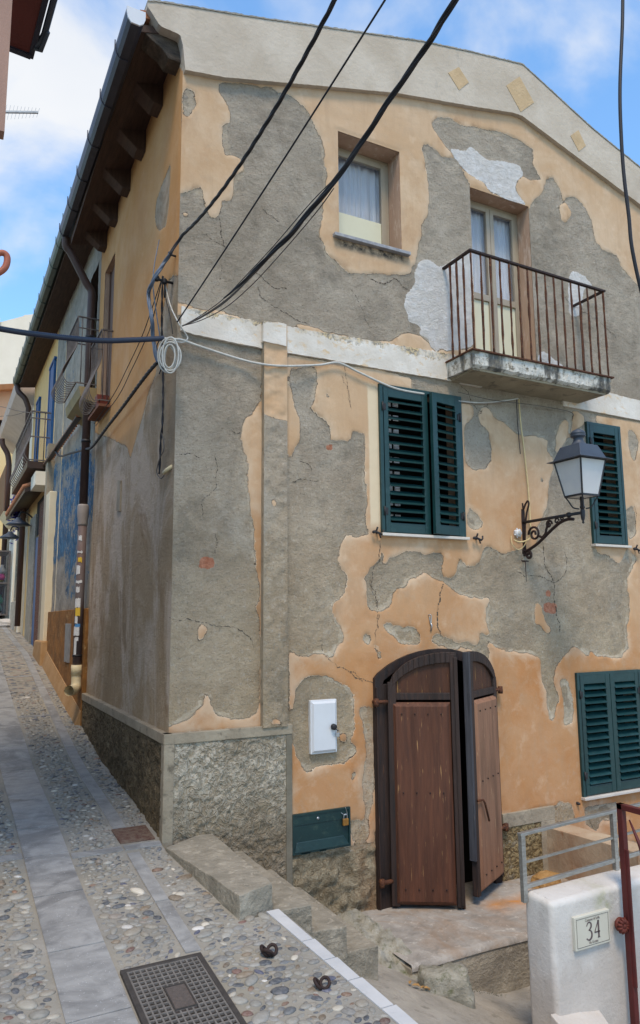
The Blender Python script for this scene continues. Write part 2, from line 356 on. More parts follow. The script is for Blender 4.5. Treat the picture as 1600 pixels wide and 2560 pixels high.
    if not side:
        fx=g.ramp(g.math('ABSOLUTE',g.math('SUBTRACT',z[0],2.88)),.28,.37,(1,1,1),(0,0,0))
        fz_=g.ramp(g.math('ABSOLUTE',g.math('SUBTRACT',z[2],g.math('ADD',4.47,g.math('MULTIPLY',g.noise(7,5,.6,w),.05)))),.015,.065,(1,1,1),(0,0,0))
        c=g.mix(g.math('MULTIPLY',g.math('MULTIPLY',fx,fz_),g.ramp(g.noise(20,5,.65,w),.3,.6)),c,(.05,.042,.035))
        fx=g.ramp(g.math('ABSOLUTE',g.math('SUBTRACT',g.math('ABSOLUTE',g.math('SUBTRACT',z[0],3.37)),.60)),.0,.16,(1,1,1),(0,0,0))
        c=g.mix(g.math('MULTIPLY',g.math('MULTIPLY',fx,g.ramp(z[2],.0,1.,(1,1,1),(1,1,1))),g.math('MULTIPLY',g.math('LESS_THAN',z[2],1.35),g.math('MULTIPLY',g.ramp(g.noise(5,5,.6,g.co((1,1,.4))),.4,.65),.6))),c,(.36,.17,.07))
    c=g.mix(g.math('MULTIPLY',g.math('MULTIPLY',g.ramp(g.vor(30,w),.05,.12,(1,1,1),(0,0,0)),g.math('SUBTRACT',1.,f_or)),.55),c,(.09,.075,.06))
    g.col(c);g.rough(.9,.15)
    h=g.math('MULTIPLY',g.noise(34,8,.72,w,.3),g.math('ADD',g.math('MULTIPLY',g.math('SUBTRACT',1.,f_or),.016),.0025))
    h=g.math('ADD',h,g.math('MULTIPLY',f_or,.006))
    h=g.math('ADD',h,g.math('MULTIPLY',g.math('MULTIPLY',f_ru,rub),.05))
    h=g.math('ADD',h,g.math('MULTIPLY',g.noise(13,9,.82,g.co((1,1,1.3)),.2),g.math('MULTIPLY',g.math('SUBTRACT',1.,f_or),g.math('ADD',.012,g.math('MULTIPLY',low,.026)))))
    pit=g.ramp(g.vor(34,w),.04,.13)
    gc2=1
    h=g.math('ADD',h,g.math('MULTIPLY',g.math('MULTIPLY',pit,g.math('SUBTRACT',1.,f_or)),.0022))
    g.bump(h,1.0,.9)
    return g.m
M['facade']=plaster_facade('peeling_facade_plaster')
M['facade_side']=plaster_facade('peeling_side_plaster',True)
def roughcast(name,c0,c1,c2,sc=22):
    g=G(name);w=g.co();a=g.noise(sc,4,.55,w,1.3)
    v=g.ramp(g.math('ABSOLUTE',g.math('SUBTRACT',a,.5)),.0,.13)   # wormy ridges
    big=g.noise(3,5,.6,w)
    c=g.mix(v,c0,c1);c=g.mix(g.math('MULTIPLY',g.ramp(big,.45,.65),.6),c,c2)
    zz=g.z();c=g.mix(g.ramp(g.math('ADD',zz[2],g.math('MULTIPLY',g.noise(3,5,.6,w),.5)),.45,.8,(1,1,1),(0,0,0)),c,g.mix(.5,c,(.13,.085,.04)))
    g.col(c);g.rough(.9,.2)
    g.bump(g.math('ADD',g.math('MULTIPLY',g.math('SUBTRACT',1.,v),.009),g.math('MULTIPLY',g.noise(50,5,.6,w),.008)),1.,1)
    return g.m
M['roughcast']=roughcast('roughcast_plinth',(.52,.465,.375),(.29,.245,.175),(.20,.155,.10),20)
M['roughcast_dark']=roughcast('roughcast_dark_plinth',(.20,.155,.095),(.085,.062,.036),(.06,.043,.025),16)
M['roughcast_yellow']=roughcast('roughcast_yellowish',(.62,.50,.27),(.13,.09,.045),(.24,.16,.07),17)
M['cement_trim']=simple('smooth_cement_trim',(.36,.305,.225),(.26,.215,.155),6,.88,.006,40,c2=(.15,.125,.09))
M['concrete']=simple('worn_concrete',(.33,.295,.235),(.20,.18,.14),7,.85,.02,30,c2=(.42,.375,.30))
def landing_mat():
    g=G('rust_stained_concrete');w=g.co();z=g.z()
    c=g.mix(g.ramp(g.noise(6,7,.65,w,.5),.35,.65),(.25,.23,.205),(.39,.36,.32))
    c=g.mix(g.math('MULTIPLY',g.ramp(g.noise(18,5,.7,w),.58,.68),.6),c,(.62,.58,.52))
    # rust stain flowing from the door pivot along +X (a mark on the floor)
    dx=g.math('SUBTRACT',z[0],3.45);dy=g.math('ABSOLUTE',g.math('SUBTRACT',z[1],g.math('ADD',4.16,g.math('MULTIPLY',g.noise(3,3,.5,w),.12))))
    f=g.math('MULTIPLY',g.ramp(dy,.02,.16,(1,1,1),(0,0,0)),g.ramp(dx,.0,.12))
    f=g.math('MULTIPLY',f,g.ramp(g.noise(5,5,.6,w,.4),.25,.6))
    c=g.mix(f,c,(.50,.22,.06))
    c=g.mix(g.math('MULTIPLY',g.ramp(g.noise(2.2,7,.68,w,.8),.50,.64),.5),c,(.27,.17,.095))
    c=g.mix(g.math('MULTIPLY',g.ramp(g.noise(7,7,.7,w,.8),.54,.64),.5),c,(.17,.155,.135))
    g.col(c);g.rough(.75,.3);g.bump(g.noise(30,7,.65,w),.008);return g.m
M['landing']=landing_mat()
def band_mat():
    g=G('flaking_white_band');w=g.co();z=g.z()
    n=g.noise(9,7,.7,g.co((1,1,1.6)),.4)
    c=g.mix(g.ramp(g.noise(4,5,.6,w),.4,.6),(.70,.66,.60),(.60,.55,.48))
    c=g.mix(g.math('MULTIPLY',g.ramp(n,.56,.64),.75),c,(.60,.42,.22))
    top=g.ramp(g.math('ADD',z[2],g.math('MULTIPLY',g.math('SUBTRACT',g.noise(22,6,.75,w),.5),.16)),.0,1.)
    t=g.math('ADD',z[2],g.math('MULTIPLY',g.math('SUBTRACT',g.noise(22,6,.75,w),.5),.16))
    f=g.math('MULTIPLY',g.math('GREATER_THAN',t,3.685),g.ramp(g.noise(3.5,5,.6,w),.42,.56))
    c=g.mix(g.math('MULTIPLY',f,.8),c,g.mix(g.ramp(g.noise(40,5,.7,w),.45,.55),(.10,.09,.07),(.55,.42,.22)))
    g.col(c);g.rough(.85,.2);g.bump(g.noise(25,7,.7,w),.006);return g.m
M['band']=band_mat()
def slab_mat():
    g=G('crumbling_balcony_slab');w=g.co()
    v=g.noise(7,6,.6,g.co((1,1,.3)),.3)
    c=g.rampn(v,[(.30,(.05,.05,.05)),(.42,(.16,.155,.14)),(.5,(.62,.60,.54)),(.62,(.70,.68,.62)),(.75,(.5,.36,.22))])
    c=g.mix(g.ramp(g.noise(16,6,.7,w),.52,.6),c,(.25,.22,.17))
    g.col(c);g.rough(.9,.15);g.bump(g.noise(18,8,.75,w),.03);return g.m
M['slab']=slab_mat()
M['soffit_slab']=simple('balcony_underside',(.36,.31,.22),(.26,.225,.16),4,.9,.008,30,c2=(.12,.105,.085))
def cornice_mat():
    g=G('aged_white_fascia');w=g.co()
    c=g.mix(g.ramp(g.noise(2.2,6,.6,w,.4),.35,.65),(.54,.47,.385),(.44,.37,.29))
    c=g.mix(g.math('MULTIPLY',g.ramp(g.noise(7,6,.65,w,.4),.52,.68),.6),c,(.46,.39,.30))
    c=g.mix(g.math('MULTIPLY',g.ramp(g.noise(9,6,.7,g.co((1,1,.3))),.6,.72),.45),c,(.30,.28,.25))
    g.col(c);g.rough(.88,.2);g.bump(g.noise(22,7,.65,w),.006);return g.m
M['cornice']=cornice_mat()
M['repair']=simple('ochre_repair_patch',(.54,.39,.23),(.45,.32,.18),9,.9,.005,40)
def wood(name,c0,c1,c2,sc=4):
    g=G(name);a=g.noise(sc,6,.6,g.co((9,9,.55),False),.3)
    c=g.mix(g.ramp(a,.35,.65),c0,c1)
    c=g.mix(g.math('MULTIPLY',g.ramp(g.noise(sc*1.7,5,.6,g.co((12,12,.9),False),.3),.64,.72),.9),c,c2)
    c=g.mix(g.math('MULTIPLY',g.ramp(g.noise(2.2,3,.5,g.co((6,6,.8),False)),.5,.7),.55),c,tuple(x*.35 for x in c0))
    g.col(c);g.rough(.6,.3);g.bump(g.noise(sc*4,5,.6,g.co((10,10,.5),False)),.004);return g.m
M['door_wood']=wood('weathered_door_wood',(.125,.048,.026),(.075,.031,.019),(.42,.24,.10))
M['door_wood_pale']=wood('faded_door_wood',(.30,.155,.09),(.22,.11,.066),(.5,.36,.2))
M['door_top_wood']=wood('bare_orange_wood',(.085,.032,.015),(.055,.022,.012),(.45,.26,.07))
M['door_frame']=wood('tarred_door_frame',(.045,.026,.020),(.022,.016,.015),(.10,.045,.025))
M['door_gray']=wood('gray_weathered_edge',(.065,.065,.075),(.035,.035,.042),(.16,.13,.11))
def mortar():
    g=G('cobble_mortar');w=g.co();z=g.z()
    c=g.mix(g.ramp(g.noise(4,6,.6,w),.35,.65),(.20,.19,.165),(.285,.27,.24))
    c=g.mix(g.math('MULTIPLY',g.ramp(g.noise(1.3,4,.5,w),.42,.62),.5),c,(.28,.25,.19))
    far=g.math('GREATER_THAN',z[1],8.6)
    cv=g.n.new('ShaderNodeTexVoronoi');cv.inputs['Scale'].default_value=15;g.l.new(g.co((1,1.3,1)),cv.inputs[0])
    hs=g.sep(cv.outputs[1]);pc=g.rampn(hs[0],[(0,(.07,.08,.10)),(.35,(.16,.16,.16)),(.6,(.24,.19,.14)),(.8,(.33,.31,.28)),(1,(.18,.10,.07))])
    pm=g.ramp(cv.outputs[0],.40,.5,(1,1,1),(0,0,0));pm=g.math('MULTIPLY',pm,far)
    c=g.mix(pm,c,pc);g.col(c);g.rough(.75,.3)
    g.bump(g.math('ADD',g.math('MULTIPLY',g.noise(45,6,.65,w),.004),g.math('MULTIPLY',pm,.006)),1.,1);return g.m
M['mortar']=mortar()
def pebble_mat():
    g=G('river_pebbles');col,a=g.attr('tint');w=g.co()
    c=g.mix(g.math('MULTIPLY',g.ramp(g.noise(60,5,.65,w),.4,.65),.35),col,g.mix(.5,col,(.5,.48,.44)))
    g.col(c);g.rough(.55,.4);g.bump(g.noise(90,4,.6,w),.0015);return g.m
M['pebble']=pebble_mat()
def marble_slab(name,a,b,c2):
    g=G(name);w=g.co();v=g.noise(3.5,7,.62,g.co((1,1.6,1)),1.6)
    c=g.mix(g.ramp(v,.35,.62),a,b);c=g.mix(g.math('MULTIPLY',g.ramp(g.noise(2.2,6,.6,w,1.2),.52,.60),.55),c,c2)
    c=g.mix(g.math('MULTIPLY',g.ramp(g.noise(120,3,.6,w),.66,.7),.5),c,(.75,.77,.8))
    g.col(c);g.rough(g.ramp(g.noise(8,4,.6,w),.3,.7,(.3,.3,.3),(.6,.6,.6)),.45);g.bump(g.noise(50,5,.6,w),.0015);return g.m
M['strip_marble']=marble_slab('street_marble',(.20,.20,.198),(.31,.31,.305),(.11,.11,.112))
M['manhole']=simple('cast_iron_cover',(.075,.066,.06),(.05,.045,.042),25,.6,.001,120,metal=.3)
M['manhole_bar']=simple('worn_iron_bars',(.20,.185,.17),(.13,.12,.11),25,.55,.001,120,metal=.2)
M['hole']=simple('cover_recess',(.014,.012,.011),(.022,.02,.017),25,.95,spec=.1)
M['ochre_dado']=simple('ochre_dado',(.30,.13,.03),(.13,.06,.018),7,.9,.012,30,stretch=(1,.5,.7),c2=(.36,.22,.09))
def h2_mat():
    g=G('gray_blue_plaster');col,al=g.attr('mask');s=g.sep(col);w=g.co()
    jag=g.math('ADD',g.math('MULTIPLY',g.math('SUBTRACT',g.noise(14,9,.8,w),.5),3.2),g.math('MULTIPLY',g.math('SUBTRACT',g.noise(2.2,5,.6,w),.5),2.2))
    gc=g.mix(g.ramp(g.noise(5,7,.7,w),.35,.65),(.21,.195,.165),(.33,.305,.26))
    bc=g.mix(g.ramp(g.noise(9,6,.7,w),.4,.6),(.035,.09,.16),(.07,.17,.27))
    c=g.mix(g.ramp(g.math('ADD',g.math('MULTIPLY',s[0],.60),jag),.36,.62),gc,bc);g.col(c);g.rough(.9,.15)
    g.bump(g.noise(24,8,.75,w),.012);return g.m
M['h2']=h2_mat()
# ================================================================ facade walls (grids with painted-layer masks)
def inpoly(px,pz,poly):
    r=np.zeros(px.shape,bool);n=len(poly);j=n-1
    for i in range(n):
        xi,zi=poly[i];xj,zj=poly[j]
        if zi!=zj:
            c=((zi>pz)!=(zj>pz))&(px<(xj-xi)*(pz-zi)/(zj-zi)+xi); r^=c
        j=i
    return r
def blur(a,k):
    for _ in range(k):
        p=np.pad(a,1,mode='edge');a=(p[:-2,1:-1]+p[1:-1,1:-1]*2+p[2:,1:-1])/4
        p=np.pad(a,1,mode='edge');a=(p[1:-1,:-2]+p[1:-1,1:-1]*2+p[1:-1,2:])/4
    return a
def wall_grid(name,mat,parent,us,vs,mapf,layers,keep,offs,nrm,k=2):
    U,V=np.meshgrid(us,vs);masks=[np.zeros(U.shape) for _ in range(4)]
    for chs,poly in layers:
        ins=inpoly(U,V,poly)
        for ch in range(4):
            masks[ch][ins]=1. if ch==chs else 0.
    soft=blur(masks[0],22);masks=[blur(a,k) for a in masks]
    off=offs(U,V,masks)
    P=mapf(U,V)+off[...,None]*np.array(nrm)
    base=np.array(wloc(parent)) if parent else np.zeros(3)
    global LASTOFF;LASTOFF=(us,vs,off)
    co_=(P-base).reshape(-1,3)
    nv,nu=U.shape
    uc=(U[:-1,:-1]+U[1:,1:])/2;vc=(V[:-1,:-1]+V[1:,1:])/2
    kp=keep(uc,vc)
    idx=np.arange(nv*nu).reshape(nv,nu)
    a,b,c,d=idx[:-1,:-1][kp],idx[:-1,1:][kp],idx[1:,1:][kp],idx[1:,:-1][kp]
    quads=np.stack([a,b,c,d],1)
    used=np.unique(quads);rm=np.full(nv*nu,-1);rm[used]=np.arange(len(used))
    quads=rm[quads];co_=co_[used]
    me=bpy.data.meshes.new(name);me.vertices.add(len(co_));me.vertices.foreach_set('co',co_.ravel())
    me.loops.add(quads.size);me.loops.foreach_set('vertex_index',quads.ravel())
    me.polygons.add(len(quads));me.polygons.foreach_set('loop_start',np.arange(0,quads.size,4));me.polygons.foreach_set('loop_total',np.full(len(quads),4))
    me.polygons.foreach_set('use_smooth',np.ones(len(quads),bool))
    me.update(calc_edges=True)
    at=me.color_attributes.new('mask','FLOAT_COLOR','POINT')
    col=np.stack([m.ravel()[used] for m in masks],1).astype(np.float32);at.data.foreach_set('color',col.ravel())
    a2=me.color_attributes.new('soft','FLOAT_COLOR','POINT');sv_=soft.ravel()[used];a2.data.foreach_set('color',np.stack([sv_]*3+[sv_*0+1],1).astype(np.float32).ravel())
    me.materials.append(mat);o=bpy.data.objects.new(name,me);C.objects.link(o);o.parent=parent
    return o
def fnoise(U,V,sc,seed=0.):
    # cheap fractal value noise on the grid
    out=np.zeros(U.shape);amp=1.
    for o in range(4):
        f=sc*2**o;x=U*f+seed*13.1+100;y=V*f+seed*7.7+100
        xi=np.floor(x).astype(int);yi=np.floor(y).astype(int);xf=x-xi;yf=y-yi
        h=lambda a,b:(np.sin(a*127.1+b*311.7+seed)*43758.5453)%1.
        sx=xf*xf*(3-2*xf);sy=yf*yf*(3-2*yf)
        out+=amp*((h(xi,yi)*(1-sx)+h(xi+1,yi)*sx)*(1-sy)+(h(xi,yi+1)*(1-sx)+h(xi+1,yi+1)*sx)*sy-.5);amp*=.5
    return out
H1=empty('old_house',(XC,D,.2),'tall old corner house with peeling orange plaster, gray cement and a white band','house')
# --- layers
L=[]
def lay(ch,pts): L.append((ch,fz(pts)))
BIG=[(400,-300),(2600,-300),(2600,900),(1600,1030),(1112,930),(800,870),(444,810)]
lay(0,[(300,-400),(2600,-900),(2600,1100)]+[(1600,1010),(1112,890),(800,835),(640,800),(430,770)])
lay(-1,q('A',(380,95),(850,140),(920,195),(1030,220),(1100,275),(1180,350),(1220,450),(1300,590),(1335,740),(1335,850),(1355,930),(1345,1060),(1300,1110))
 +q('B',(1310,90),(1325,170),(1300,300),(1283,390),(1310,440),(1350,540),(1380,590),(1440,610),(1512,690))
 +q('C',(280,320),(330,390),(430,480),(460,475),(480,460),(600,485),(640,465),(720,475),(800,490),(860,470),(930,485),(1000,470),(1020,450),(1010,400),(1050,385),(1070,290),(1080,200),(1120,130),(1130,40))
 +q('R2',(460,1180),(480,1060),(510,1010),(515,900),(500,800),(490,740),(478,700),(500,680),(530,700),(580,745),(640,750),(690,840),(705,870),(720,1000),(790,1210))
 +q('R4',(722,30),(722,430),(600,470),(520,430),(470,375),(390,365),(330,405),(230,400),(100,375),(0,350))
 +q('B',(1280,1230),(1050,1190),(800,1165),(640,1150),(420,1080),(290,1060),(180,1070),(40,1000),(-60,1000))
 +q('A',(-20,1500),(-20,1110),(70,1090),(190,1050),(210,1010),(240,1080))
 +q('B',(245,60),(262,130),(290,215),(365,255),(370,225),(395,210),(400,85),(490,80),(515,20))
 +q('A',(520,1120),(515,990),(530,930),(605,915),(600,820),(560,765),(440,750),(430,700),(405,620),(420,560),(420,490),(470,470),(490,420),(490,370),(440,260),(385,190)))
lay(-1,q('A',(60,155),(85,155),(130,165),(180,195),(165,250),(185,300),(140,360),(130,400),(85,410),(60,400)))
lay(0,q('B',(65,160),(90,170),(120,215),(100,230),(65,230)))
lay(-1,q('R2',(525,580),(550,555),(600,560),(680,600),(720,600),(760,612),(850,625),(920,650),(970,685),(1005,710),(1005,780),(1020,810),(1045,850),(980,850),(955,830),(870,760),(790,757),(720,705),(690,710),(600,705),(560,650),(530,600)))
lay(1,q('R2',(575,665),(600,703),(690,712),(705,690),(720,700),(790,757),(870,762),(950,785),(960,830),(925,860),(920,900),(960,955),(980,975),(880,945),(800,905),(770,862),(710,832),(680,802),(640,752)))
lay(-1,q('R2',(985,985),(1000,960),(1050,910),(1070,845),(1100,840),(1130,890),(1150,955),(1165,935),(1200,930),(1250,980),(1280,1040),(1300,1140),(1330,1180),(1400,1210))
 +q('R4',(1420,50),(1512,155),(1600,260),(1760,420),(1760,720),(1512,700),(1370,655),(1100,600),(940,560),(940,0)))
lay(0,q('R2',(1125,970),(1160,958),(1190,1010),(1160,1055),(1140,1040)))
lay(0,q('C',(780,1115),(880,1095),(930,1040),(980,1020),(1040,1050),(1090,1060),(1130,1095),(1170,1110),(1190,1180),(1250,1210),(1330,1160),(1500,1150),(1500,1300),(1250,1245),(1000,1175)))
lay(1,q('C',(1090,350),(1170,335),(1220,360),(1270,410),(1330,400))+q('R4',(620,20),(722,-40),(722,430),(600,450),(560,440))+q('C',(1260,1215),(1190,1170),(1170,1085),(1095,1040),(1100,960),(1040,945),(985,910),(975,850),(950,780),(960,690),(1010,620),(1050,560),(1045,460),(1070,400)))
lay(1,q('R4',(1180,85),(1200,70),(1250,95),(1285,140),(1245,160),(1230,280),(1180,290),(1170,180)))
lay(1,q('R4',(1020,490),(1040,460),(1055,450),(1090,475),(1150,520),(1150,560)))
lay(0,q('B',(-10,1020),(40,1000),(110,1020),(180,1040),(220,1075),(330,1060),(420,1090),(600,1140),(600,1200),(-10,1100)))
# lower storey
lay(0,q('D',(600,515),(640,480),(655,300),(668,300),(668,1400),(610,1400),(600,1340),(580,1290),(570,1180),(560,1060),(555,980),(550,870),(515,770),(505,710),(515,640),(540,575),(590,545)))
lay(0,q('E',(580,-10),(605,60),(600,160),(625,400),(640,440),(635,560),(612,610),(640,680),(640,760),(635,800),(650,830),(655,1000),(640,1040),(645,1300),(600,1360),(540,1395),(430,1385),(330,1350),(300,1300),(295,1230),(265,1215),(250,1230),(240,1300),(195,1330),(180,1380),(100,1410),(-10,1445),(-10,1490),(690,1460),(690,-10)))
lay(0,q('E',(215,740),(240,722),(268,745),(265,790),(225,858),(203,845),(205,800)))
lay(0,q('D',(825,130),(1512,240),(1700,300),(1700,1410),(1420,1400),(1390,1350),(1380,1290),(1385,1200),(1395,1100),(1390,1050),(1370,1010),(1375,900),(1370,760),(1365,680),(1340,685),(1290,665),(1285,700),(1265,745),(1200,730),(1160,730),(1120,720),(1140,690),(1135,660),(1110,600),(1050,560),(985,500),(1020,465),(1030,400),(1040,300),(1030,215),(940,215),(905,235),(865,225),(855,250),(845,300),(865,400),(890,520),(918,580),(922,730),(885,790),(850,860),(828,875)))
lay(-1,q('D',(1125,290),(1140,290),(1140,320),(1125,320)));lay(-1,q('D',(1100,390),(1120,395),(1140,460),(1125,465),(1112,430)))
lay(3,q('D',(1095,775),(1140,755),(1158,790),(1130,803)));lay(3,q('D',(492,205),(520,215),(500,240)));lay(3,q('E',(485,450),(508,465),(495,480)))
lay(3,q('E',(212,255),(318,255),(318,348),(212,345)))
lay(0,q('E',(1260,100),(1300,115),(1420,110),(1480,130),(1485,260),(1440,320),(1400,340),(1395,390),(1360,395),(1385,440),(1390,540),(1400,620),(1440,640),(1512,640))
 +q('F',(215,830),(330,795),(350,750),(365,650),(400,615),(470,605),(510,535),(590,510),(640,465),(660,465),(710,515),(810,550),(900,620),(960,670),(1080,690),(1150,710),(1220,695),(1240,720),(1205,790),(1200,920),(1240,1030))
 +q('R6',(800,615),(850,650),(1000,670),(1040,690),(1045,790),(1070,850),(1080,980),(1100,985),(1120,900),(1130,880),(1100,800),(1110,740),(1180,640),(1210,635),(1270,690),(1275,650),(1300,680),(1420,690),(1440,650),(1512,660),(1900,660),(1900,1500))
 +q('R8',(1700,400),(1400,330),(1115,330),(1112,170),(835,235),(700,300),(250,300))+q('H',(930,1660),(660,1705),(105,1765),(85,1750),(80,480))+q('E',(840,880),(870,930),(930,960),(1010,940),(1090,935),(1140,970),(1180,890),(1230,840),(1210,750),(1150,670),(1140,620),(1160,580),(1225,530),(1245,450),(1250,375),(1210,345),(1185,290),(1195,190),(1230,125)))
lay(0,q('F',(255,100),(1010,120),(1040,200),(1030,260),(965,260),(940,480),(900,520),(870,540),(830,520),(800,480),(795,410),(820,340),(800,300),(720,300),(660,310),(600,295),(560,285),(480,280),(420,310),(380,345),(335,335),(300,415),(270,395),(290,330),(270,270),(255,200)))
lay(0,q('F',(1040,150),(1160,160),(1180,260),(1160,350),(1130,400),(1080,410),(1040,400),(1035,300)))
lay(-1,q('F',(720,1050),(760,1010),(820,1055),(900,1065),(930,1110),(1030,1090),(1110,1135),(1150,1090),(1135,1015),(1160,1010),(1190,1030),(1240,1050),(1220,1100),(1230,1200),(1225,1350),(1190,1350),(1110,1200),(1060,1160),(980,1140),(930,1170),(860,1160),(810,1130),(720,1110)))
lay(-1,q('F',(262,920),(350,940),(470,965),(500,955),(520,975),(540,960),(590,1000),(620,1060),(610,1110),(550,1120),(430,1115),(360,1040),(300,980)))
lay(-1,q('F',(90,1060),(130,1020),(175,1050),(170,1110),(120,1125),(95,1090)));lay(-1,q('F',(180,1090),(230,1140),(265,1220),(245,1280),(210,1180)))
lay(-1,q('H',(730,560),(715,600),(680,640),(690,690),(735,720),(740,800),(690,840),(640,880),(520,890),(430,920),(330,930),(290,970),(240,980),(230,935),(190,880),(150,790),(130,700),(85,690),(80,500),(130,300),(150,170),(210,80),(310,35),(370,45),(460,30),(530,80),(600,110),(680,160),(715,240),(725,360),(730,480)))
lay(0,q('H',(575,610),(620,590),(655,620),(650,670),(600,692),(572,660)))
lay(-1,q('H',(770,360),(830,330),(885,345),(920,360),(925,600),(925,900),(900,1250),(870,1430),(830,1440),(820,1280),(800,1200),(795,1100),(810,1000),(820,900),(840,790),(830,700),(820,560),(800,460),(770,440)))
lay(-1,q('H',(680,1460),(750,1440),(860,1460),(870,1560),(850,1650),(700,1660)));lay(-1,q('H',(690,990),(730,965),(750,975),(720,1050),(690,1050)))
lay(0,q('G',(-110,20),(0,40),(20,130),(80,60),(130,60),(180,150),(270,190),(330,260),(420,290),(480,280),(560,300),(600,330),(590,400),(640,460),(640,560),(610,640),(600,820),(560,930),(500,1040),(520,1120),(440,1240),(425,1190),(380,1190),(290,1215),(240,1225),(130,1165),(90,1190),(60,1290),(20,1320),(-40,1330),(-110,1250)))
lay(-1,q('G',(0,150),(40,90),(60,200),(130,250),(150,380),(150,480),(100,560),(60,540),(20,560),(-60,500),(-60,200)))
lay(-1,q('G',(-30,850),(20,900),(80,960),(75,1010),(20,1040),(-40,1000)));lay(-1,q('G',(540,615),(568,615),(568,655),(540,655)))
lay(0,q('G',(690,200),(740,150),(765,160),(760,280),(720,370),(655,440),(665,300)));lay(0,q('G',(800,90),(880,110),(895,190),(800,260),(760,330),(730,370),(790,240)))
lay(0,q('G',(985,120),(1337,180),(2000,280),(2000,1260),(1337,1260),(1300,1250),(1240,1180),(1150,1170),(1100,700),(1080,220),(985,180)))
lay(-1,q('G',(1230,220),(1290,260),(1320,330),(1310,400),(1290,500),(1260,440),(1240,320)));lay(-1,q('G',(1215,880),(1280,840),(1300,960),(1300,1080),(1250,1110),(1215,1000)))
lay(0,q('G',(965,1160),(1230,1175),(1200,1260),(1170,1310),(1120,1270),(1060,1225),(1010,1225)))
lay(0,q('G',(1290,1300),(1337,1240),(2000,1240),(2000,2200),(1200,2080),(1200,2010),(1240,1990),(1225,1830),(1250,1700),(1240,1550),(1225,1420),(1270,1350)))
lay(0,q('G',(500,1590),(550,1640),(570,1740),(625,1830),(605,1865),(540,1800),(490,1775)))
lay(3,q('G',(570,1620),(672,1620),(670,1700),(568,1695)));lay(3,q('G',(583,1525),(620,1510),(635,1560),(600,1570)))
lay(-1,q('R6',(785,800),(810,790),(833,820),(825,1000),(845,1160),(815,1190),(790,1190)))
lay(-1,q('R6',(1130,790),(1165,790),(1195,900),(1195,1000),(1150,1010),(1150,900)))
lay(-1,q('R8',(1118,160),(1180,165),(1205,240),(1120,255)));lay(-1,q('R8',(1250,190),(1400,160),(1420,260),(1330,240),(1300,300),(1250,260)))
lay(2,q('H',(-60,1765),(400,1745),(470,1790),(600,1720),(700,1760),(930,1680),(930,2700),(-60,2700)))
lay(2,q('R8',(828,330),(1430,330),(1430,700),(828,700)))
# openings
def rect(pts): 
    v=fz(pts);return min(a for a,b in v),max(a for a,b in v),min(b for a,b in v),max(b for a,b in v)
WIN=(2.585,3.17,4.545,5.44); BAL=(3.905,4.59,3.70,5.335); SH1=(2.93,3.685,2.235,3.375); SH2=(5.16,5.56,2.24,3.34); SH3=(4.85,5.60,.115,1.10)
DOORP=[(2.83,-.6),(2.83,1.15),(2.86,1.19),(3.03,1.28),(3.21,1.33),(3.405,1.345),(3.584,1.328),(3.739,1.272),(3.84,1.18),(3.90,1.02),(3.90,-.6)]
CB=[(1.28,5.46),(1.614,5.522),(2.431,5.748),(3.136,5.940),(3.463,6.005),(3.928,6.095),(4.42,6.200),(4.532,6.205),(6.139,5.727),(7.82,5.24)]
CT=[(1.041,5.90),(1.10,5.925),(1.828,6.105),(2.435,6.269),(3.417,6.532),(3.954,6.640),(4.567,6.749),(5.433,6.39),(6.182,6.142),(7.98,5.60)]
def interp(P,x): return np.interp(x,[p[0] for p in P],[p[1] for p in P])
def keepF(u,v):
    k=v<interp(CB,u)+.12
    for a,b,c,d in (WIN,BAL,SH1,SH2,SH3): k&=~((u>a)&(u<b)&(v>c)&(v<d))
    return k&~inpoly(u,v,DOORP)
g_=.0155
def withedges(a,b,step,ed):
    s=list(np.arange(a,b+step,step))
    for e in ed:
        i=int(np.argmin([abs(x-e) for x in s]));s[i]=e
    return np.array(sorted(set(s)))
us=withedges(XC,7.8,g_,[XC]+[e for w in (WIN,BAL,SH1,SH2,SH3) for e in w[:2]]);vs=withedges(-.7,6.9,g_,[e for w in (WIN,BAL,SH1,SH2,SH3) for e in w[2:]])
def offF(U,V,m):
    o=.010*np.clip(m[0]*1.6-.3,0,1)+.006*np.clip(m[1]*1.6-.3,0,1)
    o+=(fnoise(U,V,3.,1)*.008+fnoise(U,V,14.,2)*.009)*(1-.75*m[0])*(1-.5*m[1])
    o+=m[2]*(fnoise(U,V,16.,3)*.03+fnoise(U,V,5.,33)*.03+.01)
    for a,b,c,d in (WIN,BAL,SH1,SH2,SH3):   # keep the opening rims clean
        near=(U>a-.02)&(U<b+.02)&(V>c-.02)&(V<d+.02);o=np.where(near,.006,o)
    o=np.where(U<XC+.012,.0,o)
    return o
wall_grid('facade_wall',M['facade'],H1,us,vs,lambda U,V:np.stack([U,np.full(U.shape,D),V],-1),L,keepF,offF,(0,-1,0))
FO=LASTOFF
def wy(x,z):
    i=min(max(np.searchsorted(FO[0],x),0),len(FO[0])-1);j=min(max(np.searchsorted(FO[1],z),0),len(FO[1])-1);return D-float(FO[2][j,i])
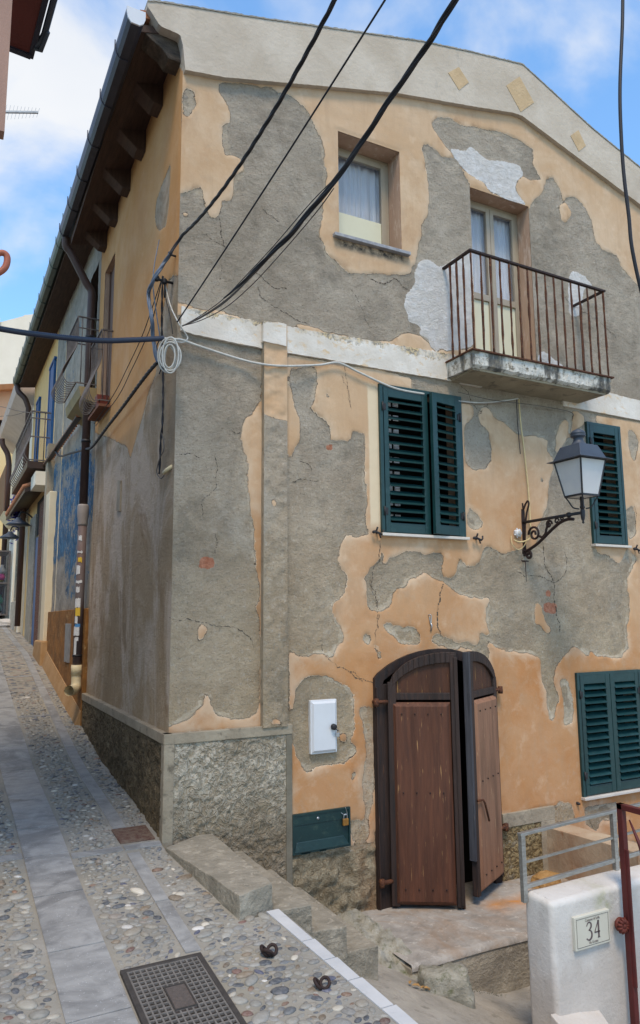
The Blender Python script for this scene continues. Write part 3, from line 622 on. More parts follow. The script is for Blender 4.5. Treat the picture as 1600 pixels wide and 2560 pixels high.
# --- side wall
LS=[]
def lays(ch,pts): LS.append((ch,sz(pts)))
lays(0,q('R1',(1000,-400),(880,370))+q('R3',(870,0),(850,90),(800,110),(770,260),(760,330),(748,470),(740,560),(705,640),(685,730),(645,870),(620,960),(600,900),(520,860),(430,830),(380,600))+q('R1',(380,1000),(500,-600)))
lays(-1,q('R1',(808,770),(775,860),(740,960),(735,1040),(750,1090),(785,1070),(800,960)))
lays(-1,q('R1',(872,395),(858,450),(858,690),(868,715),(880,715),(880,395)))
def wave(U,V):return .06*np.sin(V*3.1+U)
vs2=np.arange(.1,6.1,.018);us2=np.arange(D,7.52,.018);us2[0]=D
SW=(6.80,7.28,3.70,5.16)
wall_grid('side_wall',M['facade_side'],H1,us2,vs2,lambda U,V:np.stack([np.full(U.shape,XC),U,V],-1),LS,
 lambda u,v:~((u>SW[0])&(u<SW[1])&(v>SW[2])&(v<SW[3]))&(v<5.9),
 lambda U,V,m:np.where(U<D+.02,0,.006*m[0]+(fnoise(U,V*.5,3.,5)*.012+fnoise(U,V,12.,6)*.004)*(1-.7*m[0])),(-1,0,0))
# closing volume
mb=MB();mb.box(7.8,7.81,D,10,-.7,5.2);mb.box(XC,7.8,9.99,10.0,-.7,5.4);mb.build('rear_wall',M['cream'],H1)
mb=MB()
mb.hull8([(1.0,D-.0,5.80),(4.56,D-.0,6.60),(4.56,10,6.60),(1.0,7.6,5.80)],[(1.0,D,5.86),(4.56,D,6.68),(4.56,10,6.68),(1.0,7.6,5.86)])
mb.hull8([(4.56,D,6.60),(8.0,D,5.50),(8.0,10,5.50),(4.56,10,6.60)],[(4.56,D,6.68),(8.0,D,5.57),(8.0,10,5.57),(4.56,10,6.68)])
mb.build('roof',M['terracotta'],H1)
# cracks as hairline gaps
def jit(pl,depth=3,a=.12):
    for _ in range(depth):
        o=[]
        for p,r_ in zip(pl[:-1],pl[1:]):
            dx,dz=r_[0]-p[0],r_[1]-p[1];t=random.uniform(-a,a);o+=[p,((p[0]+r_[0])/2-dz*t,(p[1]+r_[1])/2+dx*t)]
        pl=o+[pl[-1]]
    return pl
mb=MB()
CR=[('F',[(250,175),(252,370),(190,440),(172,590),(215,640),(220,800),(225,960),(200,1090)],3),('F',[(815,560),(785,690),(760,860),(760,960),(790,1040)],6),('H',[(660,0),(740,60),(800,95)],4),
('E',[(1075,860),(1080,920),(1130,980),(1250,1050),(1340,1110),(1430,1140)],3),('E',[(0,675),(140,690),(300,735),(480,755),(600,900)],3),
('B',[(385,230),(410,330),(425,480),(470,520)],4),('B',[(270,380),(370,455),(425,480)],3),('B',[(410,640),(395,830)],2),('B',[(730,850),(760,950),(830,1000),(940,1060),(1050,1130),(1200,1200)],4),('B',[(690,720),(780,780),(900,870),(1000,870)],4),
('B',[(770,150),(870,220),(935,275)],3),('C',[(440,620),(500,700),(545,790),(580,900),(640,980)],3),('C',[(620,520),(760,570),(850,510),(930,590),(1000,630)],5),('G',[(560,1130),(570,1290),(660,1470),(670,1700),(690,1850)],5),('G',[(300,1370),(540,1400),(640,1450),(740,1370),(730,1150)],3),
('G',[(1100,560),(1040,1100)],0),('D',[(440,650),(470,680),(505,675)],3),('D',[(850,1025),(1000,1010),(1050,1015)],3),('D',[(915,880),(990,905),(1005,945)],3),('D',[(80,830),(160,820),(240,855)],3),('D',[(330,820),(350,930),(340,1060),(230,1170),(240,1260)],3),
('E',[(330,100),(345,170),(330,240)],3),('G',[(30,130),(90,60),(130,40)],3),('R4',[(1340,330),(1370,360),(1410,400)],4),('R4',[(1130,180),(1180,230),(1340,330)],2),('Z7',[(800,230),(810,300),(850,380)],3),
('R4',[(640,590),(700,640),(720,700),(760,740)],4),('R4',[(100,560),(130,640),(140,720)],2),('R6',[(240,300),(265,400),(270,560)],2),('G',[(1280,830),(1300,900),(1300,1000)],3),('D',[(1225,200),(1250,350),(1280,520)],2),('E',[(690,880),(740,870),(770,890),(835,865)],5),
('G',[(430,1100),(380,900)],0)]
for rg,pts,w in CR:
    if w==0: continue
    pl=jit(fz(q(rg,*pts)),4,.14);w=w*.0015
    for i,(p,r_) in enumerate(zip(pl[:-1],pl[1:])):
        d=Vector((r_[0]-p[0],0,r_[1]-p[1]));
        if d.length<1e-4: continue
        d.normalize();nrm=Vector((-d.z,0,d.x))*w*random.choice([.15,.3,.6,1,1.5])*(.5 if i in(0,len(pl)-2) else 1)/2
        y0=wy(*p)-.0015;y1=wy(*r_)-.0015
        mb.add([(p[0]-nrm.x,y0,p[1]-nrm.z),(r_[0]-nrm.x,y1,r_[1]-nrm.z),(r_[0]+nrm.x,y1,r_[1]+nrm.z),(p[0]+nrm.x,y0,p[1]+nrm.z)],[(0,1,2,3)])
mb.build('plaster_cracks',M['crack'],H1)
# --- pilaster strip and plinths
def grid_panel(name,mat,parent,x0,x1,z0,z1,y0,y1,amp,sc,seed,step=.012,layers=[],plane='Y'):
    # front panel at y0 (displaced towards the viewer), with flat sides back to y1
    us=np.linspace(x0,x1,max(2,int((x1-x0)/step)));vs=np.linspace(z0,z1,max(2,int((z1-z0)/step)))
    if plane=='Y': mp=lambda U,V:np.stack([U,np.full(U.shape,y0),V],-1);nr=(0,-1,0)
    else: mp=lambda U,V:np.stack([np.full(U.shape,y0),U,V],-1);nr=(-1,0,0)
    def of(U,V,m):
        e=np.minimum(np.minimum(U-x0,x1-U),np.minimum(V-z0,z1-V));return fnoise(U,V,sc,seed)*amp*np.clip(e/.02,0,1)
    o=wall_grid(name,mat,parent,us,vs,mp,layers,lambda u,v:u>-99,of,nr)
    return o
PX0,PX1=1.935,2.115;PY=D-.055
pil=empty('pilaster',(PX0,PY,.9));pil.parent=H1;pil.location=Vector((PX0,PY,.9))-H1.location
zt=fz(q('D',(690,560)),PY)[0][1]
LP=[(0,[(PX0-.01,zt+.01),(PX0+.05,zt),(PX0+.09,zt-.012),(PX1+.01,zt-.01),(PX1+.01,5),(PX0-.01,5)]),(0,fz(q('D',(720,1150),(745,1140),(768,1185),(755,1200),(730,1185)),PY)),(0,fz(q('E',(710,1430),(740,1385),(770,1385),(805,1435)),PY))]
grid_panel('pilaster_face',M['facade'],pil,PX0,PX1,.885,3.70,PY,D,.016,13,8,layers=LP)
mb=MB();mb.box(PX0,PX1,PY+.018,D+.02,.885,3.70);mb.box(PX0-.001,PX0+.006,PY+.003,PY+.02,.885,3.70);mb.box(PX1-.006,PX1+.001,PY+.003,PY+.02,.885,3.70);mb.build('pilaster_core',M['cement_trim'],pil)
# plinth
pl=empty('plinth',(XC,D,0));pl.parent=H1;pl.location=Vector((XC,D,0))-H1.location
PT=.895;py=D-.045;px1=2.155
mb=MB()
mb.box(XC-.04,px1,py,D+.02,PT-.065,PT);mb.box(XC-.04,XC+.028,py,D+.02,0,PT-.065)
mb.box(XC+.028,px1-.06,py+.034,D+.02,-.62,PT-.065)
mb.build('cement_border',M['cement_trim'],pl,bevel=.004)
mb=MB();mb.box(px1-.045,px1,py+.004,D+.02,-.62,PT-.065);mb.build('dark_side_border',simple('damp_cement',(.20,.175,.13),(.13,.115,.085),6,.85,.004,40),pl,bevel=.004)
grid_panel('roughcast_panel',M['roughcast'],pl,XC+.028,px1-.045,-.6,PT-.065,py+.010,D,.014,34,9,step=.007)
mb=MB();mb.prism([(D-.02,.0),(7.5,.0),(7.5,PT-.065),(D-.02,PT-.065)],.06,'X',XC-.014);mb.prism([(py+.002,PT-.065),(7.5,PT-.065),(7.5,PT),(py+.002,PT)],.06,'X',XC-.042)
mb.build('side_border',M['cement_trim'],pl,bevel=.004)
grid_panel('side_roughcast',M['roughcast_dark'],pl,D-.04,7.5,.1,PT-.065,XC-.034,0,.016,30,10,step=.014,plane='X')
# plinth right of the door
v=fz(q('R8',(835,235),(1115,170)));
mb=MB();mb.box(3.96,4.50,D-.03,D+.02,-.02,.085);mb.box(4.35,4.50,D-.03,D+.02,-.5,-.02);mb.build('right_cement_border',M['cement_trim'],pl,bevel=.004)
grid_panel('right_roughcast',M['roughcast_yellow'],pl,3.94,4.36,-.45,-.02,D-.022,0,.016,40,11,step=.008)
# white band
band=empty('string_course',(XC,D,3.6));band.parent=H1;band.location=Vector((XC,D,3.6))-H1.location
def strip(name,mat,parent,top,bot,y0,y1,seed=1,j=.004):
    xs=np.arange(min(p[0] for p in top),max(p[0] for p in top),.02);mb=MB()
    rr=random.Random(seed);T=[(x,float(interp(top,x))+rr.uniform(-j,j)) for x in xs];B=[(x,float(interp(bot,x))+rr.uniform(-j*.4,j*.4)) for x in xs]
    n=len(xs);vsx=[];
    for (x,t),(x2,b) in zip(T,B): vsx+=[(x,y0,b),(x,y0,t-.004),(x,y0+.006,t),(x,y1,t),(x,y1,b)]
    f=[]
    for i in range(n-1):
        a=i*5;b=a+5
        for k in range(4): f.append((a+k,b+k,b+k+1,a+k+1))
        f.append((a+4,b+4,b,a))
    f+= [(0,1,2,3,4),((n-1)*5,(n-1)*5+4,(n-1)*5+3,(n-1)*5+2,(n-1)*5+1)]
    mb.add(vsx,f);return mb.build(name,mat,parent)
bt=fz([(452,769),(651,807),(800,833),(950,858),(1112,884),(1200,905)]);bb=fz([(452,828),(480,838),(651,873),(800,898),(950,925),(1112,952),(1200,970)])
strip('white_band',M['band'],band,bt,bb,D-.024,D+.02,2,.006)
bt2=fz([(1400,955),(1525,985),(1600,1004),(2400,1160)]);bb2=fz([(1400,1015),(1435,1022),(1600,1053),(2400,1206)])
strip('white_band',M['band'],band,bt2,bb2,D-.024,D+.02,3,.003)
strip('white_band',M['band'],band,[(PX0-.012,3.705),(PX1+.004,3.712)],[(PX0-.012,3.55),(PX1+.004,3.54)],PY-.012,D+.02,4,.004)
# gable fascia
cor=empty('gable_fascia',(1.04,D,5.5));cor.parent=H1;cor.location=Vector((1.04,D,5.5))-H1.location
strip('mossy_coping',simple('dark_mossy_coping',(.22,.21,.18),(.36,.33,.28),12,.9,.01,40),cor,[(x,z+.012) for x,z in CT],[(x,z-.004) for x,z in CT],D-.056,D+.08,15,.004)
top=[(x,z) for x,z in CT];bot=[(1.041,5.86),(1.09,5.80),(1.13,5.745),(1.27,5.735),(1.300,5.715),(1.304,5.47)]+CB[1:]+[(7.98,5.2)]
strip('fascia_face',M['cornice'],cor,top,bot,D-.05,D+.06,5,.004)
for nm,pts in (('repair_patch',q('R2',(605,345),(655,317),(702,390),(657,427))),('repair_patch',q('R2',(880,405),(942,362),(1010,485),(948,530))),('repair_patch',q('R2',(1183,642),(1220,615),(1255,690),(1222,716)))):
    mb=MB();mb.prism(fz(pts,D-.05),.004,'Y',D-.0535);mb.build(nm,M['repair'],cor)
mb=MB();mb.box(XC-.005,XC+.14,D-.03,D,5.3,5.5);
# eave on the street side
ev=empty('street_eave',(1.0,D,5.6));ev.parent=H1;ev.location=Vector((1.0,D,5.6))-H1.location
mb=MB();mb.hull8([(XC+.02,D+.02,5.80),(XC+.02,7.5,5.58),(.99,7.5,5.50),(.99,D+.02,5.70)],[(XC+.02,D+.02,5.84),(XC+.02,7.5,5.64),(.99,7.5,5.56),(.99,D+.02,5.76)]);mb.build('soffit_boards',M['eave_wood'],ev)
for i,(y,w) in enumerate([(4.70,.15),(5.19,.16),(5.72,.15),(6.26,.14),(6.79,.13),(7.3,.13)]):
    zb=float(np.interp(y,[4.7,5.24,5.78,6.3,6.85,7.3],[5.58,5.563,5.50,5.46,5.43,5.41]));zt_=zb+.22
    pf=[(1.06,zt_-.06),(1.24,zb+.01),(XC+.03,zb),(XC+.03,zt_),(1.03,zt_-.02)] if i else [(1.09,zb+.10),(1.17,zb+.06),(1.22,zb),(XC+.03,zb),(XC+.03,zt_),(1.02,zt_-.02),(1.04,zb+.14)]
    mb=MB();mb.hull8([(a_,y-w/2,b_) for a_,b_ in pf],[(a_,y+w/2,b_) for a_,b_ in pf])
    mb.build('rafter_end',M['beam_concrete'] if i==0 else M['eave_wood'],ev,bevel=.006)
def gutter(name,mat,parent,x,z,y0,y1,r=.055,cap=None,brk=M['gutter']):
    mb=MB();n=8
    prof=[(-r,r*.9),(-r,r*.3),(-r*.85,-r*.4),(-r*.5,-r*.85),(r*.4,-r*.9),(r*.8,-r*.6),(r,0),(r,r*.9)]
    for (a,b) in ((0,.0),):
        vs=[(x+p,y0,z+h) for p,h in prof]+[(x+p,y1,z+h) for p,h in prof]+[(x+p*.93,y0,z+h+.006) for p,h in prof]+[(x+p*.93,y1,z+h+.006) for p,h in prof]
        f=[(i,i+1,8+i+1,8+i) for i in range(7)]+[(16+i,24+i,24+i+1,16+i+1) for i in range(7)]+[(0,8,24,16),(7,23,31,15)]+[(i,16+i,17+i,i+1) for i in range(7)]
        mb.add(vs,f)
    g=mb.build(name,mat,parent)
    if cap:
        mb=MB();mb.prism([(x+p*1.03,z+h*1.03) for p,h in prof],.012,'Y',y0-.012);mb.build('gutter_end',cap,parent)
    for yy in np.arange(y0+.35,y1,.55):
        mb=MB();mb.tube([(x-r-.006,yy,z+r*1.3),(x-r-.006,yy,z+r*.2),(x-r*.85,yy,z-r*.45),(x-r*.4,yy,z-r*.95),(x+r*.5,yy,z-r*.98)],.0045,5);mb.build('gutter_bracket',brk,parent)
gutter('gutter',M['gutter'],ev,.945,5.665,4.47,7.62,.062,M['meter'])
# --- openings
def reveal(name,mat,parent,w,y0,y1,back=None,th=.0):
    a,b,c,d=w;mb=MB();t=.03
    mb.box(a-t,a,y0,y1,c-t,d+t);mb.box(b,b+t,y0,y1,c-t,d+t);mb.box(a,b,y0,y1,d,d+t);mb.box(a,b,y0,y1,c-t,c)
    mb.build(name,mat,parent)
    if back:
        mb=MB();mb.box(a-t,b+t,y1,y1+.03,c-t,d+t);mb.build('dark_interior',back,parent)
M['reveal']=simple('reveal_plaster',(.50,.34,.24),(.40,.26,.18),4,.88,.005,30,stretch=(2,2,.5),c2=(.60,.46,.36))
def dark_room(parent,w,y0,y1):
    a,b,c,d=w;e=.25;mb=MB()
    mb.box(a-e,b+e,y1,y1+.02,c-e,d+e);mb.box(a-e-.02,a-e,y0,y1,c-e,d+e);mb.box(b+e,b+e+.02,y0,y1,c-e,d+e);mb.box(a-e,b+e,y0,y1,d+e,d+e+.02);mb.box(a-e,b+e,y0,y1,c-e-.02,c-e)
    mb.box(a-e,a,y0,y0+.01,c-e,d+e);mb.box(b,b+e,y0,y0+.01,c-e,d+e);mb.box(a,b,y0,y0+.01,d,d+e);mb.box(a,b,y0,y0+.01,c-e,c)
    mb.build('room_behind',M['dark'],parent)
def window(parent,w,yf,name,leaves,panel):
    a,b,c,d=w;e=empty(name,(a,D,c));e.parent=parent;e.location=Vector((a,D,c))-parent.location
    reveal('reveal',M['reveal'],e,w,D+.004,yf)
    mb=MB();t=.035;mb.box(a,b,yf,yf+.05,d-t,d);mb.box(a,b,yf,yf+.05,c,c+t);mb.box(a,a+t,yf,yf+.05,c+t,d-t);mb.box(b-t,b,yf,yf+.05,c+t,d-t);mb.build('frame',M['tan_frame'],e,bevel=.003)
    W_=(b-a-2*t)/leaves
    for i in range(leaves):
        x0=a+t+i*W_;x1=x0+W_;s=.045;y=yf-.012
        mb=MB();mb.box(x0+.002,x0+s,y,y+.04,c+t+.002,d-t-.002);mb.box(x1-s,x1-.002,y,y+.04,c+t+.002,d-t-.002);mb.box(x0+s,x1-s,y,y+.04,d-t-s,d-t-.002);mb.box(x0+s,x1-s,y,y+.04,c+t+.002,c+t+s)
        zp=c+(d-c)*panel
        if leaves==2: mb.box(x0+s,x1-s,y,y+.04,zp-.03,zp+.03)
        o=mb.build('casement',M['tan_frame'],e,bevel=.003)
        mb=MB();mb.box(x0+s,x1-s,y+.018,y+.022,zp,d-t-s);mb.build('pane',M['glass'],o)
        mb=MB();mb.box(x0+s,x1-s,y+.016,y+.024,c+t+s,zp-(.03 if leaves==2 else 0));mb.build('lower_panel',M['cream_panel'],o)
    # curtain with folds
    xs=np.linspace(a+t,b-t,90);mb=MB();vsn=[];fn=[]
    for x in xs:
        yy=yf+.06+.012*math.sin((x-a)*105+math.sin((x-a)*23)*2)
        vsn+=[(x,yy,c+t),(x,yy+.004*math.sin(x*60),d-t)]
    for i in range(len(xs)-1): fn.append((2*i,2*i+2,2*i+3,2*i+1))
    mb.add(vsn,fn,True);mb.build('curtain',M['curtain'],e)
    dark_room(e,w,yf+.05,yf+.5);return e
H1l=H1
w1=window(H1,WIN,D+.17,'window',1,.36)
mb=MB();mb.box(WIN[0]-.06,WIN[1]+.06,D-.05,D+.19,WIN[2]-.028,WIN[2]);mb.build('sill',M['slate_sill'],w1,bevel=.003)
w2=window(H1,BAL,D+.15,'balcony_door',2,.44)
# green louvred shutters
def leaf(parent,hx,hz0,hz1,wid,ang,side,y=D-.03,mat='green',slat=.062,name='shutter_leaf',tilt=38,open_=.0):
    # hinge at (hx,y); side=+1 leaf extends to +x, -1 to -x ; ang = swing outwards (deg)
    e=MB();c,s_=math.cos(R(ang)),math.sin(R(ang));th=.032
    def T(s,n,z): return (hx+side*(s*c)-side*0+ (n*s_*side if 0 else 0)+ (-n*s_*side*0), y-s*s_+n*c, z) if ang==0 else (hx+side*s*c+side*n*s_*1.0, y-s*s_+n*c, z)
    def bx(m,s0,s1,n0,n1,z0,z1): m.hull8([T(s0,n0,z0),T(s1,n0,z0),T(s1,n1,z0),T(s0,n1,z0)],[T(s0,n0,z1),T(s1,n0,z1),T(s1,n1,z1),T(s0,n1,z1)])
    st=.055;tr=.075
    bx(e,0.002,st,0,th,hz0,hz1);bx(e,wid-st,wid-.002,0,th,hz0,hz1);bx(e,st,wid-st,0.001,th-.001,hz1-tr,hz1);bx(e,st,wid-st,.001,th-.001,hz0,hz0+tr)
    o=e.build(name,M[mat],parent,bevel=.003)
    sl_=MB();n=int((hz1-hz0-2*tr)/slat);dz=(hz1-hz0-2*tr)/n
    for i in range(n):
        z0=hz0+tr+dz*(i+.5);rr=R(tilt+random.uniform(-3,3));hw=.032;tk=.0045
        dn,dzv=math.cos(rr)*hw,math.sin(rr)*hw; # outer edge lower
        a=[(th/2-dn,z0-dzv),(th/2+dn,z0+dzv)];off=(math.sin(rr)*tk,math.cos(rr)*tk)
        q4=[(a[0][0],a[0][1]),(a[1][0],a[1][1]),(a[1][0]-off[0],a[1][1]+off[1]),(a[0][0]-off[0],a[0][1]+off[1])]
        sl_.hull8([T(st,nn,zz) for nn,zz in q4],[T(wid-st,nn,zz) for nn,zz in q4])
    sl_.build('louvres',M[mat],o)
    for zz in (hz0+.16,hz1-.16): hg=MB();hg.tube([T(.0,-.006,zz-.035),T(.0,-.006,zz+.035)],.007,6);bx(hg,.0,.03,-.005,0,zz-.025,zz+.025);hg.build('hinge',M['black_iron'],o)
    return o
def shutter_window(w,leaves,label=None):
    a,b,c,d=w;e=empty('shuttered_window',(a,D,c));e.parent=H1;e.location=Vector((a,D,c))-H1.location
    reveal('reveal',M['reveal'],e,w,D+.004,D+.16);dark_room(e,w,D+.16,D+.6)
    mb=MB();mb.box(a-.02,a+.018,D-.03,D+.03,c-.005,d+.02);mb.box(b-.018,b+.02,D-.03,D+.03,c-.005,d+.02);mb.box(a+.018,b-.018,D-.03,D+.03,d-.005,d+.02);mb.build('shutter_frame',M['green'],e,bevel=.002)
    for l in leaves: leaf(e,*l)
    mb=MB();mb.box(a-.03,b+.035,D-.055,D+.1,c-.028,c-.006);mb.build('sill',M['sill_marble'],e,bevel=.003)
    return e
sw=shutter_window(SH1,[(SH1[0]+.004,SH1[2]+.002,SH1[3]-.002,.43,0,1),(SH1[1]-.004,SH1[2]+.002,SH1[3]-.002,.325,11,-1)])
# pale cloth rectangles standing in for sky reflected in panes behind the louvres
for x in (3.06,3.13):
    for k in range(9): mb=MB();mb.box(x,x+.05,D+.12,D+.125,SH1[2]+.12+k*.115,SH1[2]+.12+k*.115+.045);mb.build('pane',M['curtain'],sw)
shutter_window(SH2,[(SH2[0]+.004,SH2[2]+.002,SH2[3]-.002,SH2[1]-SH2[0]-.008,0,1)])
shutter_window(SH3,[(SH3[0]+.004,SH3[2]+.002,SH3[3]-.002,.37,0,1,D-.03,'green',.058),(SH3[1]-.004,SH3[2]+.002,SH3[3]-.002,.37,0,-1,D-.03,'green',.058)])
# shutter stays (little black iron figures)
def stay(x,z):
    mb=MB();y=D-.012
    mb.tube([(x-.035,y-.03,z+.01),(x-.01,y-.035,z),(x+.03,y-.03,z-.012)],.009,6);mb.tube([(x+.03,y-.03,z-.012),(x+.045,y-.03,z+.0),(x+.045,y-.03,z+.025)],.007,6)
    mb.tube([(x-.02,y-.03,z+.005),(x-.015,y-.045,z+.04)],.007,6);mb.tube([(x+.01,y-.03,z-.01),(x+.02,y-.03,z-.04)],.006,6);mb.tube([(x-.0,y+.03,z),(x,y-.03,z)],.008,6);mb.lathe((x-.04,y-.03,z+.003),[(.004,-.012),(.013,-.006),(.013,.006),(.004,.012)],8)
    mb.build('shutter_stay',M['black_iron'],H1)
for p in q('R6',(262,100),(732,128),(1482,178)): x,z=fz([p])[0];stay(x,z)
x,z=fz(q('R8',(1210,165)))[0];mb=MB();mb.lathe((x,D-.02,z),[(.012,0.03),(.013,0),(.008,-.02)],8,'y');mb.build('iron_stub',M['black_iron'],H1)
# --- balcony
B=empty('balcony',(3.57,D,3.53));B.parent=H1;B.location=Vector((3.57,D,3.53))-H1.location
BX0,BX1,BY=3.57,5.10,4.245
xs=np.linspace(BX0,BX1,60);rr=random.Random(4);mb=MB()
vs_=[];f_=[]
for x in xs:
    zb=3.533+rr.uniform(-.006,.006);zt2=3.662
    vs_+=[(x,D,zb+.005),(x,BY+.03,zb-.0),(x,BY+rr.uniform(0,.008),zb+.02),(x,BY+rr.uniform(0,.006),3.60),(x,BY,zt2),(x,D,zt2)]
for i in range(59):
    a=i*6
    for k in range(6): f_.append((a+k,a+6+k,a+6+(k+1)%6,a+(k+1)%6))
f_+=[tuple(range(6)),tuple(59*6+k for k in range(6))[::-1]]
mb.add(vs_,f_);mb.build('slab',M['slab'],B)
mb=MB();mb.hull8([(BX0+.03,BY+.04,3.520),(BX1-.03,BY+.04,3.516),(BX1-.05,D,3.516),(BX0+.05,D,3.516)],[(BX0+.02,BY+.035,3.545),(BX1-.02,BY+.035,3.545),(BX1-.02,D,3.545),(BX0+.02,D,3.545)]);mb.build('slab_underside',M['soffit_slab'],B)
mb=MB();mb.box(BX0-.012,BX1+.03,BY-.018,D,3.662,3.674);mb.build('edge_strip',M['rust'],B)
rl=MB();RZ=4.487
rl.bar((BX0+.015,D+.02,RZ+.01),(BX0+.015,BY,RZ+.01),.028,.016);rl.bar((BX0+.001,BY,RZ+.01),(BX1+.0,BY,RZ-.02),.028,.016);rl.bar((BX1-.015,BY,RZ-.02),(BX1-.015,D+.02,RZ-.02),.028,.016)
rl.build('handrail',M['dark_rust'],B)
def balbar(x,y,z1):
    mb=MB();rr=random.Random(int(x*1000+y*77));pts=[(x+rr.uniform(-.0015,.0015),y,3.67+i*(z1-3.67)/14) for i in range(15)]
    tp=[rr.uniform(.75,1.3) for _ in range(15)];mb.tube(pts,.0085,6,taper=lambda t:tp[int(t*14)]);mb.build('baluster',M['rust'],B)
for i in range(16):
    x=BX0+.02+i*(BX1-BX0-.04)/15;balbar(x,BY,RZ+.005-.03*i/15)
for s,x in ((0,BX0+.015),(1,BX1-.015)):
    for k in range(3): balbar(x,BY+.085*(k+1)+.005,RZ-.0 if s==0 else RZ-.025)
# --- meter cupboard, hatch
def rp(reg,*pts,Y=D): return fz(q(reg,*pts),Y)
v=rp('E',(985,1255),(1170,1255),(1170,1620),(985,1640));X0=np.mean([v[0][0],v[3][0]]);X1=np.mean([v[1][0],v[2][0]]);Z1=np.mean([v[0][1],v[1][1]]);Z0=np.mean([v[2][1],v[3][1]])
mt=empty('meter_cupboard',(X0,D,Z0),'pale gray plastic meter cupboard with black knob and padlock, left of the wooden door','meter box')
mb=MB();mb.box(X0,X1,D-.028,D+.01,Z0,Z1);mb.build('box_frame',M['meter'],mt,bevel=.006)
mb=MB();mb.hull8([(X0+.008,D-.028,Z0+.008),(X1-.008,D-.028,Z0+.008),(X1-.008,D-.028,Z1-.008),(X0+.008,D-.028,Z1-.008)],[(X0+.02,D-.042,Z0+.024),(X1-.02,D-.042,Z0+.024),(X1-.02,D-.042,Z1-.024),(X0+.02,D-.042,Z1-.024)]);mb.build('lid',M['meter'],mt,bevel=.002)
kx=X0+(X1-X0)*.80;kz=Z0+(Z1-Z0)*.49
mb=MB();mb.lathe((kx,D-.075,kz),[(.012,0.0),(.019,.004),(.021,.014),(.021,.024),(.015,.034)],16,'y');mb.build('knob',M['black_iron'],mt)
mb=MB();mb.bar((kx+.01,D-.055,kz-.012),(kx+.036,D-.055,kz-.03),.008,.006);mb.build('hasp',M['black_iron'],mt)
mb=MB();mb.box(kx+.018,kx+.044,D-.062,D-.048,kz-.07,kz-.042);o=mb.build('padlock',M['chrome'],mt,bevel=.003)
mb=MB();mb.tube([(kx+.024,D-.055,kz-.045),(kx+.024,D-.055,kz-.03),(kx+.031,D-.055,kz-.022),(kx+.038,D-.055,kz-.03),(kx+.038,D-.055,kz-.045)],.0025,6);mb.build('shackle',M['chrome'],o)
v=rp('H',(103,1375),(665,1318),(672,1700),(107,1765));X0,X1=2.162,np.mean([v[1][0],v[2][0]]);Z1=np.mean([v[0][1],v[1][1]]);Z0=np.mean([v[2][1],v[3][1]])
ht=empty('utility_hatch',(X0,D,Z0),'dark green metal hatch with a brass padlock, low beside the rough plinth','hatch')
mb=MB();mb.box(X0,X1,D-.03,D+.01,Z0,Z0+.012);mb.box(X0,X1,D-.03,D+.01,Z1-.012,Z1);mb.box(X0,X0+.012,D-.03,D+.01,Z0+.012,Z1-.012);mb.box(X1-.012,X1,D-.03,D+.01,Z0+.012,Z1-.012);mb.build('hatch_frame',M['dgreen'],ht)
mb=MB();mb.box(X0+.012,X1-.012,D-.024,D+.01,Z1-.075,Z1-.012);mb.box(X0+.012,X1-.012,D-.02,D+.01,Z0+.012,Z1-.075);mb.hull8([(X0+.012,D-.02,Z0+.012),(X1-.012,D-.02,Z0+.012),(X1-.05,D-.02,Z0+.075),(X0+.03,D-.02,Z0+.075)],[(X0+.012,D-.034,Z0+.012),(X1-.012,D-.034,Z0+.012),(X1-.055,D-.024,Z0+.07),(X0+.035,D-.024,Z0+.07)]);mb.build('hatch_door',M['dgreen'],ht,bevel=.002)
mb=MB();mb.box(X0+.06,X0+.13,D-.03,D-.02,Z0-.004,Z0+.006);mb.box(X0+.2,X0+.25,D-.03,D-.02,Z0-.004,Z0+.006);mb.build('hatch_hinge',M['dgreen'],ht)
mb=MB();mb.box(X1-.065,X1-.022,D-.045,D-.026,Z1-.115,Z1-.07);o=mb.build('padlock',M['brass'],ht,bevel=.004)
mb=MB();mb.tube(spline([(X1-.057,D-.036,Z1-.075),(X1-.055,D-.036,Z1-.05),(X1-.043,D-.036,Z1-.042),(X1-.031,D-.036,Z1-.05),(X1-.03,D-.036,Z1-.075)]),.0035,6);mb.build('shackle',M['chrome'],o)
mb=MB();mb.tube(spline([(X1-.075,D-.03,Z1-.03),(X1-.05,D-.04,Z1-.045),(X1-.03,D-.035,Z1-.04),(X1-.045,D-.04,Z1+.004)]),.0022,5);mb.build('wire_twist',M['chrome'],ht)
mb=MB();mb.lathe(((X0+X1)/2-.03,D-.03,Z1-.045),[(.004,0),(.010,.003),(.010,.006)],10,'y');mb.build('keyhole_plate',M['chrome'],ht)
# --- big arched door
DR=empty('arched_door',(2.83,D,-.4));DR.parent=H1;DR.location=Vector((2.83,D,-.4))-H1.location
arc=[(2.815,1.165),(2.85,1.20),(2.94,1.255),(3.03,1.295),(3.12,1.325),(3.21,1.345),(3.31,1.358),(3.405,1.362),(3.50,1.357),(3.584,1.342),(3.67,1.315),(3.739,1.285),(3.80,1.235),(3.86,1.16),(3.905,1.06),(3.92,.97)]
cx,cz=3.38,.6
def inner(p,t):
    d=Vector((p[0]-cx,p[1]-cz));l=d.length;return (cx+d.x*(l-t)/l,cz+d.y*(l-t)/l)
out_=[(2.815,-.42)]+arc+[(3.92,-.42)];inn=[(2.885,-.42),(2.885,1.12)]+[inner(p,.07) for p in arc[1:-1]]+[(3.86,.95),(3.86,-.42)]
mb=MB();n=len(out_);assert n==len(inn)
y0,y1=D-.035,D+.14
vsd=[(a,y0,b) for a,b in out_]+[(a,y0+.004,b) for a,b in inn]+[(a,y1,b) for a,b in out_]+[(a,y1,b) for a,b in inn]
fd=[]
